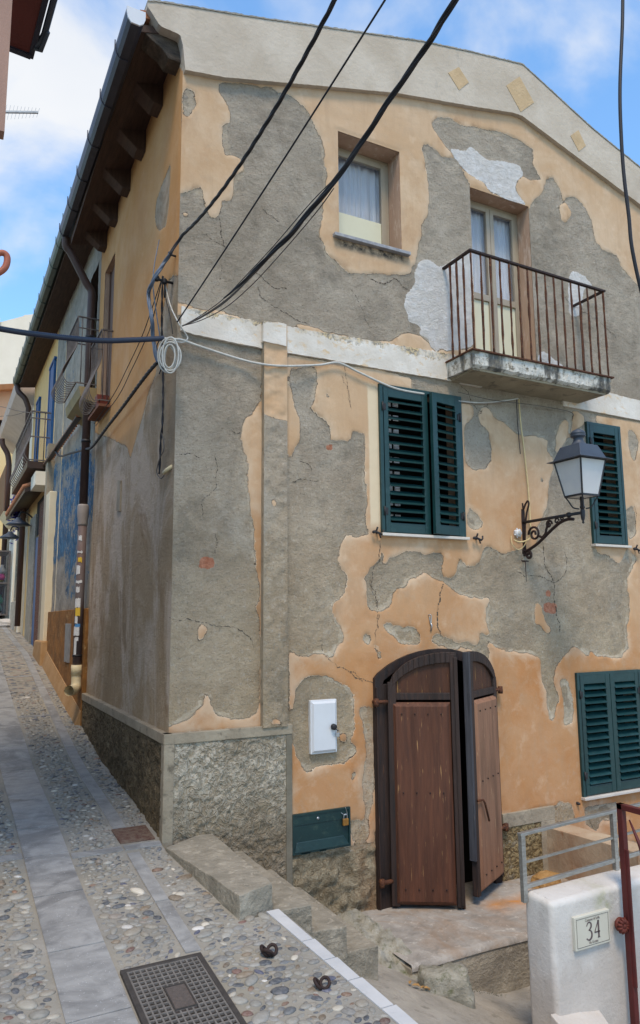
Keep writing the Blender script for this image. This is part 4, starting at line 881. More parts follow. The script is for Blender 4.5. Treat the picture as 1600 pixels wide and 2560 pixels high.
for i in range(n-1):
    fd+=[(i,i+1,n+i+1,n+i),(n+i,n+i+1,3*n+i+1,3*n+i),(2*n+i,3*n+i,3*n+i+1,2*n+i+1),(i,2*n+i,2*n+i+1,i+1)]
fd+=[(0,n,3*n,2*n),(n-1,3*n-1,4*n-1,2*n-1)]
mb.add(vsd,fd);mb.build('door_frame',M['door_frame'],DR)
mb=MB();mb.box(2.885,2.935,D-.03,D+.1,-.42,1.12);mb.box(2.82,2.83,D-.05,D-.03,-.4,1.1);mb.build('inner_jamb',M['door_frame'],DR,bevel=.004)
dark_room(DR,(2.83,3.9,-.42,1.36),D+.145,D+.9)
TOP=[(0,1.10),(.05,1.17),(.12,1.21),(.22,1.255),(.35,1.295),(.5,1.322),(.7,1.342),(.85,1.348),(1,1.345)]
def doorleaf(hx,hy,ex,ey,z0,mirror,pm,stile,dz=0.,short=0.):
    h=Vector((hx,hy));e=Vector((ex,ey));w=(e-h).length;u=(e-h)/w;nn=Vector((u.y,-u.x)) 
    if nn.y>0:nn=-nn                               # outward = towards the street
    def T(s,n,z):p=h+u*s+nn*n;return (p.x,p.y,z)
    def tz(s): return float(np.interp(s/w,[a for a,b in TOP],[b for a,b in TOP]))+dz
    L_=empty('door_leaf',(hx,hy,z0));L_.parent=DR;L_.location=Vector((hx,hy,z0))-Vector(wloc(DR))
    def bx(m,s0,s1,n0,n1,za,zb): m.hull8([T(s0,n0,za),T(s1,n0,za),T(s1,n1,za),T(s0,n1,za)],[T(s0,n0,zb),T(s1,n0,zb),T(s1,n1,zb),T(s0,n1,zb)])
    st=.06;rz=1.045+dz*.5   # transom rail
    m=MB();bx(m,0,st,0,.04,z0,tz(.02)-.02);bx(m,w-st*.8,w,0,.045,z0,tz(w)-.01);bx(m,st,w-st*.8,0,.038,rz-.035,rz+.015)
    ss=np.linspace(.0,w,14)
    for a,b in zip(ss[:-1],ss[1:]):
        m.hull8([T(a,0,tz(a)-.075),T(b,0,tz(b)-.075),T(b,.042,tz(b)-.075),T(a,.042,tz(a)-.075)],[T(a,0,tz(a)),T(b,0,tz(b)),T(b,.042,tz(b)),T(a,.042,tz(a))])
    m.build('leaf_frame',M[stile],L_,bevel=.004)
    m=MB();ss=np.linspace(st-.01,w-st*.8+.01,10)
    for a,b in zip(ss[:-1],ss[1:]): m.hull8([T(a,.008,rz),T(b,.008,rz),T(b,.02,rz),T(a,.02,rz)],[T(a,.008,tz(a)-.06),T(b,.008,tz(b)-.06),T(b,.02,tz(b)-.06),T(a,.02,tz(a)-.06)])
    m.build('arched_panel',M['door_top_wood'],L_)
    m=MB();pa,pb=st*.45,w-st*.85
    m.hull8([T(pa,.03,z0+.01),T(pb,.03,z0+.01),T(pb,.03,rz-.05),T(pa,.03,rz-.05)],[T(pa+.028,.056,z0+.04),T(pb-.028,.056,z0+.04),T(pb-.028,.056,rz-.078),T(pa+.028,.056,rz-.078)])
    m.build('plank_panel',M[pm],L_,bevel=.002)
    for zz in (rz-.13,z0+.76,z0+.12):
        for k in range(4):
            p=T(pa+.07+k*(pb-pa-.14)/3,.056,zz);q_=T(pa+.07+k*(pb-pa-.14)/3,.064,zz);m=MB();m.tube([p,q_],.0055,7);m.build('nail_head',M['dark_rust'],L_)
    return L_,T,w
l1,T1,w1_=doorleaf(2.925,4.57,3.352,4.312,-.385,0,'door_wood','door_frame')
m_=MB();m_.hull8([T1(w1_-.022,-.02,-.37),T1(w1_+.006,-.02,-.37),T1(w1_+.006,.052,-.37),T1(w1_-.022,.052,-.37)],[T1(w1_-.022,-.02,1.31),T1(w1_+.006,-.02,1.31),T1(w1_+.006,.052,1.31),T1(w1_-.022,.052,1.31)]);m_.build('astragal',M['door_frame'],l1,bevel=.004)
m_=MB();m_.tube([T1(w1_,.0,-.375),T1(w1_,.0,-.405)],.012,8);m_.build('floor_bolt',M['rust'],l1)
l2,T2,w2_=doorleaf(3.90,4.57,3.435,4.315,-.34,1,'door_wood_pale','door_frame')
m_=MB();m_.hull8([T2(w2_-.012,-.006,-.1),T2(w2_+.022,-.006,-.1),T2(w2_+.022,.044,-.1),T2(w2_-.012,.044,-.1)],[T2(w2_-.012,-.006,1.345),T2(w2_+.022,-.006,1.345),T2(w2_+.022,.044,1.345),T2(w2_-.012,.044,1.345)]);m_.build('weathered_edge',M['door_gray'],l2,bevel=.004)
m_=MB();m_.tube([T2(w2_-.03,.05,.30),T2(w2_-.075,.075,.30),T2(w2_-.10,.078,.27),T2(w2_-.16,.08,.14)],.008,7);m_.build('handle',M['rust'],l2)
for x,z,sd_ in ((2.84,1.0,1),(2.86,-.22,1),(3.93,1.03,-1),(3.93,.0,-1)):
    m_=MB();m_.tube([(x-.03*sd_,D-.02,z),(x-.03*sd_,D-.06,z),(x+.02*sd_,D-.065,z),(x+.07*sd_,D-.055,z-.003)],.016 if z<.9 else .013,8);m_.lathe((x-.03*sd_,D-.06,z-.03),[(.018,0),(.02,.02),(.018,.055)],8);m_.build('iron_strap_hinge',M['rust'],DR)
# ================================================================ wall lamp
LX,LY=4.333,3.946
lamp=empty('wall_lamp',(LX,D,2.38),'black and gray wall lantern with four milky panes on a scrolled iron bracket','wall lamp')
def sq(w,z):return [(LX-w,LY-w,z),(LX+w,LY-w,z),(LX+w,LY+w,z),(LX-w,LY+w,z)]
mb=MB()
pr=[(.175,2.788),(.150,2.803),(.105,2.905)]
mb.hull8(sq(.175,2.786),sq(.172,2.792));mb.hull8(sq(.142,2.792),sq(.098,2.905));mb.build('lantern_roof',M['lamp_metal'],lamp,bevel=.003)
mb=MB();mb.lathe((LX,LY,2.902),[(.085,0),(.062,.012),(.042,.04),(.036,.06),(.040,.072),(.056,.078),(.058,.088),(.050,.094),(.058,.100),(.054,.112),(.040,.128),(.012,.140)],20);mb.build('chimney_cap',M['lamp_metal'],lamp)
wt,wb,zt,zb=.132,.086,2.786,2.512
mb=MB();t4=[Vector(p) for p in sq(wt,zt)];b4=[Vector(p) for p in sq(wb,zb)]
for a,b in zip(t4,b4): mb.bar(a,b,.013)
for i in range(4): mb.bar(t4[i],t4[(i+1)%4],.014);mb.bar(b4[i],b4[(i+1)%4],.014)
mb.build('lantern_frame',M['lamp_black'],lamp)
for i in range(4):
    a,b,c,d=[p*.985+Vector((LX,LY,(zt+zb)/2))*.015 for p in (b4[i],b4[(i+1)%4],t4[(i+1)%4],t4[i])];nrm=(b-a).cross(d-a).normalized()*.003
    mb=MB();mb.hull8([a,b,c,d],[a+nrm,b+nrm,c+nrm,d+nrm]);mb.build('lantern_pane',M['opal'],lamp)
mb=MB();mb.hull8(sq(wb*.95,zb-.004),sq(wb*.95,zb-.001));mb.build('bottom_pane',M['opal'],lamp)
mb=MB()
for i in range(4):
    c0=b4[i];ctr=Vector((LX,LY,0));d=(Vector((c0.x,c0.y,0))-ctr)
    mb.tube(spline([c0,ctr+d*.8+Vector((0,0,zb-.035)),ctr+d*.55+Vector((0,0,zb-.085)),ctr+d*.2+Vector((0,0,zb-.098))]),.006,6)
mb.lathe((LX,LY,2.30),[(.004,0),(.010,.008),(.006,.02),(.013,.032),(.018,.06),(.018,.10),(.013,.115),(.02,.118),(.02,.128),(.015,.14),(.015,.20),(.01,.215)],12)
mb.build('lantern_stem',M['lamp_black'],lamp)
mb=MB();az=2.385;mb.tube([(LX,D,az),(LX,LY-.0,az)],.0125,10);mb.lathe((LX,LY+.14,az),[(.014,-.02),(.021,-.01),(.021,.01),(.014,.02)],10,'y');mb.build('bracket_arm',M['lamp_black'],lamp)
mb=MB()
def sc(pts,r=.009,tp=None): mb.tube(spline([(LX,y,z) for y,z in pts],8),r,7,taper=tp)
sc([(D-.01,2.10),(D-.02,2.135),(D-.06,2.15),(D-.10,2.165),(D-.16,2.19),(D-.24,2.235),(D-.33,2.29),(D-.42,2.335),(D-.50,2.352),(D-.56,2.345)],.013)
def spiral(cy,cz,r0_,r1_,turns,a0,r=.009,dirn=1):
    pts=[]
    for i in range(int(turns*14)+1):
        t=i/(turns*14);a=a0+dirn*turns*2*math.pi*t;rr=r0_+(r1_-r0_)*t;pts.append((cy+rr*math.cos(a),cz+rr*math.sin(a)))
    mb.tube([(LX,y,z) for y,z in pts],r,6)
spiral(D-.13,2.275,.066,.012,1.6,0,.010);spiral(D-.055,2.105,.034,.010,1.2,1.5,.011)
spiral(D-.30,2.335,.036,.008,1.2,3.14,.008,-1);spiral(D-.385,2.352,.024,.008,1.0,3.14,.007,-1);spiral(D-.44,2.362,.016,.006,1.0,3.14,.006,-1)
sc([(D-.19,2.25),(D-.22,2.24),(D-.255,2.265),(D-.27,2.30),(D-.30,2.36)],.010)
sc([(D-.01,2.55),(D-.02,2.50),(D-.045,2.535),(D-.075,2.56),(D-.085,2.53),(D-.06,2.47),(D-.04,2.40),(D-.03,2.36),(D-.02,2.25),(D-.02,2.16)],.008)
mb.build('scrollwork',M['dark_rust'],lamp)
mb=MB();mb.box(LX-.02,LX+.02,D-.012,D+.01,2.12,2.50);mb.build('wall_plate',M['dark_rust'],lamp,bevel=.003)
# junction box of the lamp
jx,jz=fz(q('Z5',(170,1225)))[0];jb=empty('junction_box',(jx,D,jz),'small round pale gray junction box on the wall beside the lamp bracket','junction box')
mb=MB();mb.lathe((jx,D-.045,jz),[(.026,0),(.032,.008),(.034,.05)],14,'y');mb.build('box_body',M['meter'],jb)
mb=MB();mb.lathe((jx,D-.05,jz),[(.012,0),(.018,.004),(.018,.008)],12,'y');mb.build('box_lid',M['cable_white'],jb)
mb=MB()
for k in range(7):
    a=k*math.pi*2/7;mb.tube([(jx+.03*math.cos(a),D-.025,jz+.03*math.sin(a)),(jx+.042*math.cos(a),D-.025,jz+.042*math.sin(a))],.007,6)
mb.build('cable_gland',M['meter'],jb)
# rusty T nail, hook over the door
x,z=fz(q('G',(403,1285)))[0];mb=MB();mb.tube([(x-.04,D-.03,z+.004),(x+.035,D-.03,z)],.006,6);mb.tube([(x,D-.03,z),(x+.004,D-.028,z-.06),(x+.01,D-.022,z-.17)],.005,6,taper=lambda t:1-.6*t);mb.tube([(x,D+.02,z),(x,D-.03,z)],.006,6)
tag(mb.build('iron_tee',M['dark_rust']),'rusty T-shaped iron pin below the lamp bracket on gray cement','pin')
x,z=fz(q('F',(690,870)))[0];mb=MB();mb.tube(spline([(x-.01,D-.01,z+.01),(x-.004,D-.025,z+.015),(x+.006,D-.025,z),(x+.004,D-.02,z-.06),(x-.004,D-.02,z-.03),(x-.006,D-.02,z)]),.004,6);mb.tube([(x+.006,D-.02,z-.05),(x+.012,D-.02,z-.07),(x+.004,D-.015,z-.11)],.006,6)
tag(mb.build('wall_hook',M['chrome']),'small bent steel hook hanging on peach plaster above the arched door','hook')
# ================================================================ ground
YP=[(-4,-.40),(0,-.10),(2.4,.07),(3.3,.140),(4.55,.25),(4.85,.30),(6.4,.41),(7.6,.60),(8.0,.66),(9.5,.90),(11,1.14),(12.5,1.25),(15,1.47),(22,2.2)]
def gz(y): return float(np.interp(y,[a for a,b in YP],[b for a,b in YP]))
def gzs(y): return sum(gz(y+d) for d in (-.3,-.15,0,.15,.3))/5
def xr(y): # right edge of the street
    return float(np.interp(y,[-4,0,1.8,2.49,3.50,3.505,4.44,4.56,4.6,22],[2.2,1.92,1.75,1.69,1.595,1.375,1.272,1.27,1.29,1.29]))
def surf(name,mat,x0,x1f,ys,dz=0,nx=24,kind='structure',parent=None,thick=0):
    v=[];f=[]
    for y in ys:
        xa=x0(y) if callable(x0) else x0;xb=x1f(y) if callable(x1f) else x1f
        for i in range(nx+1): v.append((xa+(xb-xa)*i/nx,y,gzs(y)+dz))
    for j in range(len(ys)-1):
        for i in range(nx): a=j*(nx+1)+i;f.append((a,a+1,a+nx+2,a+nx+1))
    mb=MB();mb.add(v,f,True);o=mb.build(name,mat,parent,recalc=False)
    if kind:o['kind']=kind
    return o
ys=sorted(set(list(np.arange(-4,22,.2))+[3.50,3.505,4.44,4.56]))
surf('street',M['mortar'],-2.2,xr,ys)
# stone strips: each a run of slabs with joints
def slabs(name,x0,x1,joints,mat,dz=.006,gap=.004,rot=0):
    mb=MB()
    for a,b in zip(joints[:-1],joints[1:]):
        n=max(1,int((b-a)/.15));ysl=np.linspace(a+gap,b-gap,n+1);tz=random.uniform(-.001,.001)
        for y0_,y1_ in zip(ysl[:-1],ysl[1:]):
            mb.hull8([(x0,y0_,gzs(y0_)-.02),(x1,y0_,gzs(y0_)-.02),(x1,y1_,gzs(y1_)-.02),(x0,y1_,gzs(y1_)-.02)],[(x0,y0_,gzs(y0_)+dz+tz),(x1,y0_,gzs(y0_)+dz+tz),(x1,y1_,gzs(y1_)+dz+tz),(x0,y1_,gzs(y1_)+dz+tz)])
    o=mb.build(name,mat);o['kind']='structure';return o
j1=[1.4,1.95,2.5,3.03,3.56,4.12,4.62,5.05,5.73,6.42]+list(np.arange(7.05,21,.62))
slabs('wide_paving_strip',.505,.745,j1,M['strip_marble'])
slabs('narrow_paving_strip',1.05,1.12,[3.32,3.84,4.48],M['strip_marble']);slabs('narrow_paving_strip',1.05,1.13,[4.86]+list(np.arange(5.5,21,.7)),M['strip_marble'])
CJ=[(4.56,.062),(7.94,.05),(9.66,.05),(11.4,.05),(13.2,.05)]
for y,w in CJ:
    mb=MB()
    for xa,xb in ((.75,1.04),(1.05,1.27)) if y<5 else ((.75,1.045),):
        mb.hull8([(xa+.003,y-w/2,gzs(y)-.02),(xb,y-w/2,gzs(y)-.02),(xb,y+w/2,gzs(y)-.02),(xa+.003,y+w/2,gzs(y)-.02)],[(xa+.003,y-w/2,gzs(y-w/2)+.005),(xb,y-w/2,gzs(y-w/2)+.005),(xb,y+w/2,gzs(y+w/2)+.005),(xa+.003,y+w/2,gzs(y+w/2)+.005)])
    mb.build('cross_paving_strip',M['strip_marble'],kind='structure')
for y in (4.66,2.86,7.1,9.0):
    mb=MB();mb.hull8([(-2.1,y-.035,gzs(y)-.02),(.50,y-.035,gzs(y)-.02),(.50,y+.035,gzs(y)-.02),(-2.1,y+.035,gzs(y)-.02)],[(-2.1,y-.035,gzs(y-.035)+.005),(.50,y-.035,gzs(y-.035)+.005),(.50,y+.035,gzs(y+.035)+.005),(-2.1,y+.035,gzs(y+.035)+.005)]);mb.build('cross_paving_strip',M['strip_marble'],kind='structure')
# edge strip along the drop
mb=MB();ed=[(1.5,1.70+.0),(2.1,1.66),(2.49,1.632),(2.9,1.592),(3.25,1.555),(3.53,1.522)]
jn=[1.2,1.6,1.98,2.33,2.62,2.84,3.02,3.20,3.53]
xe=lambda y:float(np.interp(y,[-1,2.49,3.53],[1.93,1.632,1.522]))
for a,b in zip(jn[:-1],jn[1:]):
    a2,b2=a+.003,b-.003
    mb.hull8([(xe(a2),a2,gzs(a2)-.02),(xe(a2)+.058,a2,gzs(a2)-.02),(xe(b2)+.066,b2,gzs(b2)-.02),(xe(b2),b2,gzs(b2)-.02)],[(xe(a2),a2,gzs(a2)+.006),(xe(a2)+.058,a2,gzs(a2)+.006),(xe(b2)+.066,b2,gzs(b2)+.006),(xe(b2),b2,gzs(b2)+.006)])
mb.build('edge_paving_strip',M['marble_white'],kind='structure')
# drop from the street to the alley
mb=MB();v=[];f=[];yy=np.arange(-1,3.6,.1)
for y in yy: v+=[(xr(y)-.0,y,gzs(y)-.0),(xr(y)+.04,y,gzs(y)-.03),(xr(y)+.10,y,-.1),(xr(y)+.14,y,-1.2)]
for i in range(len(yy)-1):
    for k in range(3): a=i*4+k;f.append((a,a+1,a+5,a+4))
mb.add(v,f,True);mb.build('street_edge_wall',M['asphalt_concrete'],kind='structure')
# alley floor
def az_(x,y): return -.33-.38*(max(x,1.9)-2.2)-.0*(y)
mb=MB();v=[];f=[];XS=np.linspace(1.6,6.5,60);YS=np.linspace(-1,4.7,60)
for x in XS:
    for y in YS: v.append((x,y,az_(min(x,3.2),y)+mn.noise(Vector((x*4,y*4,0)))*.012-.02*max(0,3.2-y)))
for i in range(59):
    for j in range(59): a=i*60+j;f.append((a,a+1,a+61,a+60))
M['alley']=simple('pale_worn_concrete',(.42,.38,.32),(.28,.255,.215),5,.85,.014,40,c2=(.22,.20,.165))
mb.add(v,f,True);mb.build('alley_floor',M['alley'],kind='structure')
# pebbles
def pebbles():
    import bmesh
    bm=bmesh.new();bmesh.ops.create_icosphere(bm,subdivisions=1,radius=1);base=np.array([v.co[:] for v in bm.verts]);fb=np.array([[v.index for v in f.verts] for f in bm.faces]);bm.free()
    bm=bmesh.new();bmesh.ops.create_icosphere(bm,subdivisions=2,radius=1);baseH=np.array([v.co[:] for v in bm.verts]);fH=np.array([[v.index for v in f.verts] for f in bm.faces]);bm.free()
    P=[];ks=[((.06,.065,.075),3.5),((.11,.115,.12),6),((.17,.165,.155),7),((.24,.23,.205),5),((.17,.13,.09),3),((.20,.12,.08),.6),((.42,.385,.32),1.3),((.13,.07,.055),.6),((.45,.43,.40),.5),((.06,.065,.10),1.4)]
    wts=np.array([k[1] for k in ks]);wts=wts/wts.sum()
    out=[];cols=[];fa=[];nb=0
    y=1.35
    placed={}
    def ok(x,y,r):
        if .485-r*.6<x<.765+r*.6: return False
        if y>3.29 and 1.035-r*.6<x<1.135+r*.6: return False
        if .735<x<1.125 and 2.70-r*.8<y<3.30+r: return False
        if x>xr(y)-.012-r*.3: return False
        if y<3.55 and x>xe(y)-r*.8: return False
        if y>3.45 and x>xr(y)-.02-r*.2: return False
        if x<.5:
            for c in (4.66,2.86,7.1,9.0):
                if abs(y-c)<.035+r*.6: return False
        elif x>.74:
            for c,w in CJ:
                if abs(y-c)<w/2+r*.6: return False
        if 1.03<x<1.27 and 4.62<y<4.87: return False
        return True
    tries=0
    for _ in range(110000):
        yy_=1.3+ (rng.random()**1.25)*7.6;xx=rng.uniform(-.55,1.62)
        if xx<yy_*.045-.12: continue
        r=rng.choice([.011,.016,.021,.027,.033,.040],p=[.17,.23,.24,.20,.11,.05])*(.88 if yy_>4.6 else 1)
        if not ok(xx,yy_,r): continue
        key=(int(xx/.05),int(yy_/.05));bad=False
        for i in (-1,0,1):
            for j in (-1,0,1):
                for (a,b,rr) in placed.get((key[0]+i,key[1]+j),()):
                    if (a-xx)**2+((b-yy_)*1.25)**2<((rr+r)*.84)**2: bad=True
        if bad: continue
        placed.setdefault(key,[]).append((xx,yy_,r));tries+=1
        hi=yy_<4.2;bs,fs=(baseH,fH) if hi else (base,fb)
        asp=rng.uniform(.55,.9);a=rng.normal(0,.55);ca,sa=math.cos(a),math.sin(a)
        n_=bs*(1+rng.normal(0,.05,3));x_=n_[:,0]*r*1.15;y_=n_[:,1]*r*asp;z_=n_[:,2]*r*.32
        x_*= (1+.12*np.sin(n_[:,1]*2+rng.random()*6))
        g0=gzs(yy_);sl=(gzs(yy_+.05)-gzs(yy_-.05))/.1;yl=y_*ca+x_*sa
        h=rng.uniform(-.1,.3)*r*.32-.001
        pts=np.stack([xx+x_*ca-y_*sa,yy_+yl,g0+sl*yl+z_+h],1)
        k=ks[rng.choice(len(ks),p=wts)][0];c=np.clip(np.array(k)*rng.uniform(.75,1.3),0,1)
        if rng.random()<.45: c=c*.35+np.array((.26,.245,.21))*.65
        out.append(pts);cols.append(np.tile(np.append(c,1),(len(pts),1)));fa.append(fs+nb);nb+=len(pts)
    V=np.concatenate(out);Fc=np.concatenate(fa);K=np.concatenate(cols).astype(np.float32)
    me=bpy.data.meshes.new('pebble_paving');me.vertices.add(len(V));me.vertices.foreach_set('co',V.ravel());me.loops.add(Fc.size);me.loops.foreach_set('vertex_index',Fc.ravel())
    me.polygons.add(len(Fc));me.polygons.foreach_set('loop_start',np.arange(0,Fc.size,3));me.polygons.foreach_set('loop_total',np.full(len(Fc),3));me.polygons.foreach_set('use_smooth',np.ones(len(Fc),bool));me.update(calc_edges=True)
    me.color_attributes.new('tint','FLOAT_COLOR','POINT').data.foreach_set('color',K.ravel())
    me.materials.append(M['pebble']);o=bpy.data.objects.new('pebble_paving',me);C.objects.link(o);o['kind']='stuff';o['label']='rounded river pebbles set in mortar along the street'
    print('pebbles',tries)
pebbles()
# manhole cover
mx0,mx1,my0,my1=.755,1.105,2.70,3.285
mh=empty('manhole_cover',(mx0,my0,gzs(3)),'square cast iron manhole cover with a grid of recesses in the pebble street','manhole cover')
slope=(gzs(my1)-gzs(my0))/(my1-my0)
def gp(x,y,h): return (x,y,gzs(my0)+slope*(y-my0)+h)
def pbx(m,x0,x1,y0,y1,h0,h1): m.hull8([gp(x0,y0,h0),gp(x1,y0,h0),gp(x1,y1,h0),gp(x0,y1,h0)],[gp(x0,y0,h1),gp(x1,y0,h1),gp(x1,y1,h1),gp(x0,y1,h1)])
m1=MB();t=.022
pbx(m1,mx0,mx1,my0,my0+t,-.03,.015);pbx(m1,mx0,mx1,my1-t,my1,-.03,.015);pbx(m1,mx0,mx0+t,my0+t,my1-t,-.03,.015);pbx(m1,mx1-t,mx1,my0+t,my1-t,-.03,.015);m1.build('frame',M['manhole'],mh,bevel=.002)
m1=MB();pbx(m1,mx0+t,mx1-t,my0+t,my1-t,-.03,.003);m1.build('recess_floor',M['hole'],mh)
m1=MB();nx,ny=12,18;ix0,ix1,iy0,iy1=mx0+t+.004,mx1-t-.004,my0+t+.004,my1-t-.004
for i in range(nx+1): x=ix0+(ix1-ix0)*i/nx;pbx(m1,x-.0034,x+.0034,iy0-.004,iy1+.004,-.02,.0125)
for j in range(ny+1): y=iy0+(iy1-iy0)*j/ny;pbx(m1,ix0-.004,ix1+.004,y-.0040,y+.0040,-.02,.012)
m1.build('grid',M['manhole_bar'],mh)
m1=MB();cx_,cy_=(mx0+mx1)/2,(my0+my1)/2+.02;pbx(m1,cx_-.045,cx_+.045,cy_-.09,cy_+.075,-.02,.0145);m1.build('centre_plate',simple('cover_rust_plate',(.11,.09,.08),(.075,.064,.058),60,.7,.003,90),mh,bevel=.003)
m1=MB()
for a in (cx_-.045,cx_+.04): pbx(m1,a,a+.005,cy_-.09,cy_+.075,.0145,.018)
for b in (cy_-.09,cy_+.07): pbx(m1,cx_-.04,cx_+.04,b,b+.005,.0145,.018)
m1.build('plate_rim',M['manhole'],mh)
# small rusty cover near the corner
mb=MB();mb.hull8([(1.045,4.625,gzs(4.625)-.01),(1.255,4.625,gzs(4.625)-.01),(1.25,4.85,gzs(4.85)-.01),(1.035,4.85,gzs(4.85)-.01)],[(1.045,4.625,gzs(4.625)+.008),(1.255,4.625,gzs(4.625)+.008),(1.25,4.85,gzs(4.85)+.008),(1.035,4.85,gzs(4.85)+.008)])
tag(mb.build('drain_cover',simple('rust_red_plate',(.09,.04,.03),(.16,.12,.09),35,.8,.004,90,c2=(.06,.025,.02)),bevel=.002),'small rusty red iron drain plate in the street at the house corner','drain cover')
# iron rings
def ringset(x,y,n,label,s=1.):
    e=empty('iron_ring',(x,y,gzs(y)),label,'iron ring')
    for i in range(n):
        a=i*1.3;cx=x+.02*s*math.cos(a*1.7);cy=y+.02*s*math.sin(a*2.1);mb=MB();r=.022*s
        ax=Vector((math.cos(a),math.sin(a),.25)).normalized();ay=Vector((-math.sin(a)*.7,math.cos(a)*.7,.7)).normalized()
        mb.tube([Vector((cx,cy,gzs(y)+.022*s))+ax*r*math.cos(t)+ay*r*math.sin(t) for t in np.linspace(0,2*math.pi,16)[:-1]],.0075*s,7,closed=True);mb.build('link',M['dark_rust'],e)
ringset(1.37,3.157,3,'cluster of thick rusty iron rings lying on the pebbles beside the pale edge strip');ringset(1.47,2.842,2,'pair of small rusty iron rings in the street near the bottom of the frame',.9);ringset(1.335,3.922,1,'single dark iron ring sunk in the pebbles beside the big step',.7)
# ================================================================ steps, landing, alley objects
st=empty('stone_steps',(1.4,3.6,.1),'worn concrete steps going down from the street corner to the wooden door','steps')
def rough_block(b,t,name,mat='concrete',amp=.0055,seed=0,sub=10,parent=None):
    mb=MB();mb.hull8(b,t);o=mb.build(name,M[mat],parent)
    import bmesh
    bm=bmesh.new();bm.from_mesh(o.data);bmesh.ops.subdivide_edges(bm,edges=bm.edges,cuts=sub,use_grid_fill=True)
    for v in bm.verts:
        p=v.co+Vector(wloc(o))+Vector((seed,0,0));v.co+=Vector((mn.noise(p*9),mn.noise(p*9+Vector((7,3,1))),mn.noise(p*9+Vector((1,9,4)))))*amp+Vector((mn.noise(p*30),mn.noise(p*30+Vector((3,1,1))),mn.noise(p*30+Vector((5,5,5)))))*amp*.35
    bmesh.ops.recalc_face_normals(bm,faces=bm.faces);bm.to_mesh(o.data);bm.free()
    bv=o.modifiers.new('bevel','BEVEL');bv.width=.005;bv.segments=2;bv.limit_method='ANGLE';bv.angle_limit=R(50)
    return o
def Q(p4,z):return [(a,b,z) for a,b in p4]
rough_block(Q([(1.27,4.45),(1.375,3.50),(1.585,3.58),(1.60,4.62)],-.1),[(1.272,4.45,.262),(1.372,3.505,.272),(1.582,3.585,.27),(1.60,4.62,.27)],'top_step',parent=st,seed=1)
rough_block(Q([(1.585,3.57),(1.80,3.57),(1.80,4.62),(1.60,4.62)],-.6),Q([(1.592,3.575),(1.795,3.57),(1.80,4.62),(1.60,4.62)],.135),'step',parent=st,seed=2)
rough_block(Q([(1.79,3.58),(2.01,3.58),(2.01,4.62),(1.79,4.62)],-.6),Q([(1.792,3.585),(2.005,3.58),(2.01,4.62),(1.79,4.62)],-.008),'step',parent=st,seed=3)
rough_block(Q([(2.0,3.60),(2.215,3.60),(2.215,4.62),(2.0,4.62)],-.8),Q([(2.0,3.605),(2.21,3.60),(2.215,4.62),(2.0,4.62)],-.155),'step',parent=st,seed=4)
# landing
mb=MB();v=[];f=[];nx_,ny_=70,40;px=lambda u,v_:2.56+u*(6.2-2.56)-(1-u)*v_*.08
for i in range(nx_+1):
    for j in range(ny_+1):
        u=i/nx_;w=j/ny_;x=2.56-.06*w+u*3.6;y=3.80+w*.9;
        z=-.403+mn.noise(Vector((x*3,y*3,1)))*.006
        if j==0: z-=.035;y-=.006
        if j==1: y=3.80;
        v.append((x,y,z))
for i in range(nx_):
    for j in range(ny_): a=i*(ny_+1)+j;f.append((a,a+1,a+ny_+2,a+ny_+1))
mb.add(v,f,True);mb.build('landing',M['landing'],kind='structure')
rough_block([(2.60,3.80,-.95),(6.2,3.80,-.95),(6.2,4.5,-.95),(2.53,4.5,-.95)],[(2.56,3.802,-.428),(6.2,3.802,-.428),(6.2,4.5,-.43),(2.5,4.5,-.43)],'landing_edge','asphalt_concrete',.006,5,12)['kind']='structure'
# mossy rubble between steps and landing
mb=MB();v=[];f=[];n=30
for i in range(n+1):
    for j in range(n+1):
        x=2.17+i/n*.48;y=3.58+j/n*1.05;v.append((x,y,-.56+.17*min(1,j/n*2.2)+.02*(i/n)+mn.noise(Vector((x*14,y*14,3)))*.04+.03*mn.noise(Vector((x*35,y*35,1)))))
for i in range(n):
    for j in range(n): a=i*(n+1)+j;f.append((a,a+1,a+n+2,a+n+1))
mb.add(v,f,True);tag(mb.build('rubble_fill',M['rock']),kind='stuff')
def rock(name,c,s,mat,seed,label,rotz=0,flat=.5):
    import bmesh
    bm=bmesh.new();bmesh.ops.create_cube(bm,size=1.6);bmesh.ops.subdivide_edges(bm,edges=bm.edges,cuts=12,use_grid_fill=True)
    for v in bm.verts:
        d=v.co.normalized()*.95;v.co=v.co*.62+d*.38
        p=v.co*1.3+Vector((seed,0,0));v.co*=1+.22*mn.noise(p)+.09*mn.noise(p*3)+.03*mn.noise(p*8)
        v.co=Vector((v.co.x*s[0],v.co.y*s[1],v.co.z*s[2]));v.co=Matrix.Rotation(rotz,3,'Z')@v.co
    me=bpy.data.meshes.new(name);bm.to_mesh(me);bm.free();me.materials.append(mat);me.polygons.foreach_set('use_smooth',[True]*len(me.polygons))
    o=bpy.data.objects.new(name,me);o.location=c;C.objects.link(o);return tag(o,label,'stone')
rock('boulder',(2.65,3.60,-.47),(.17,.10,.13),M['rock'],3,'large gray mossy boulder lying against the landing edge below the steps',R(-32))
rock('ochre_stone',(4.16,4.36,-.38),(.13,.09,.07),M['ochre_rock'],8,'rusty orange rounded stone on the landing behind the steel railing',R(10))
mb=MB();rr=random.Random(3)
for k in range(260):
    a=rr.random();x=2.86+a*.38+rr.gauss(0,.02);y=3.775+rr.gauss(0,.015);z=-.60-.04*a-.10*a;h=rr.uniform(.01,.03);mb.add([(x-.004,y,z),(x+.004,y,z),(x+rr.uniform(-.02,.02),y-rr.uniform(0,.02),z+h)],[(0,1,2)])
tag(mb.build('moss_tuft',M['leaf']),kind='stuff')
mb=MB()
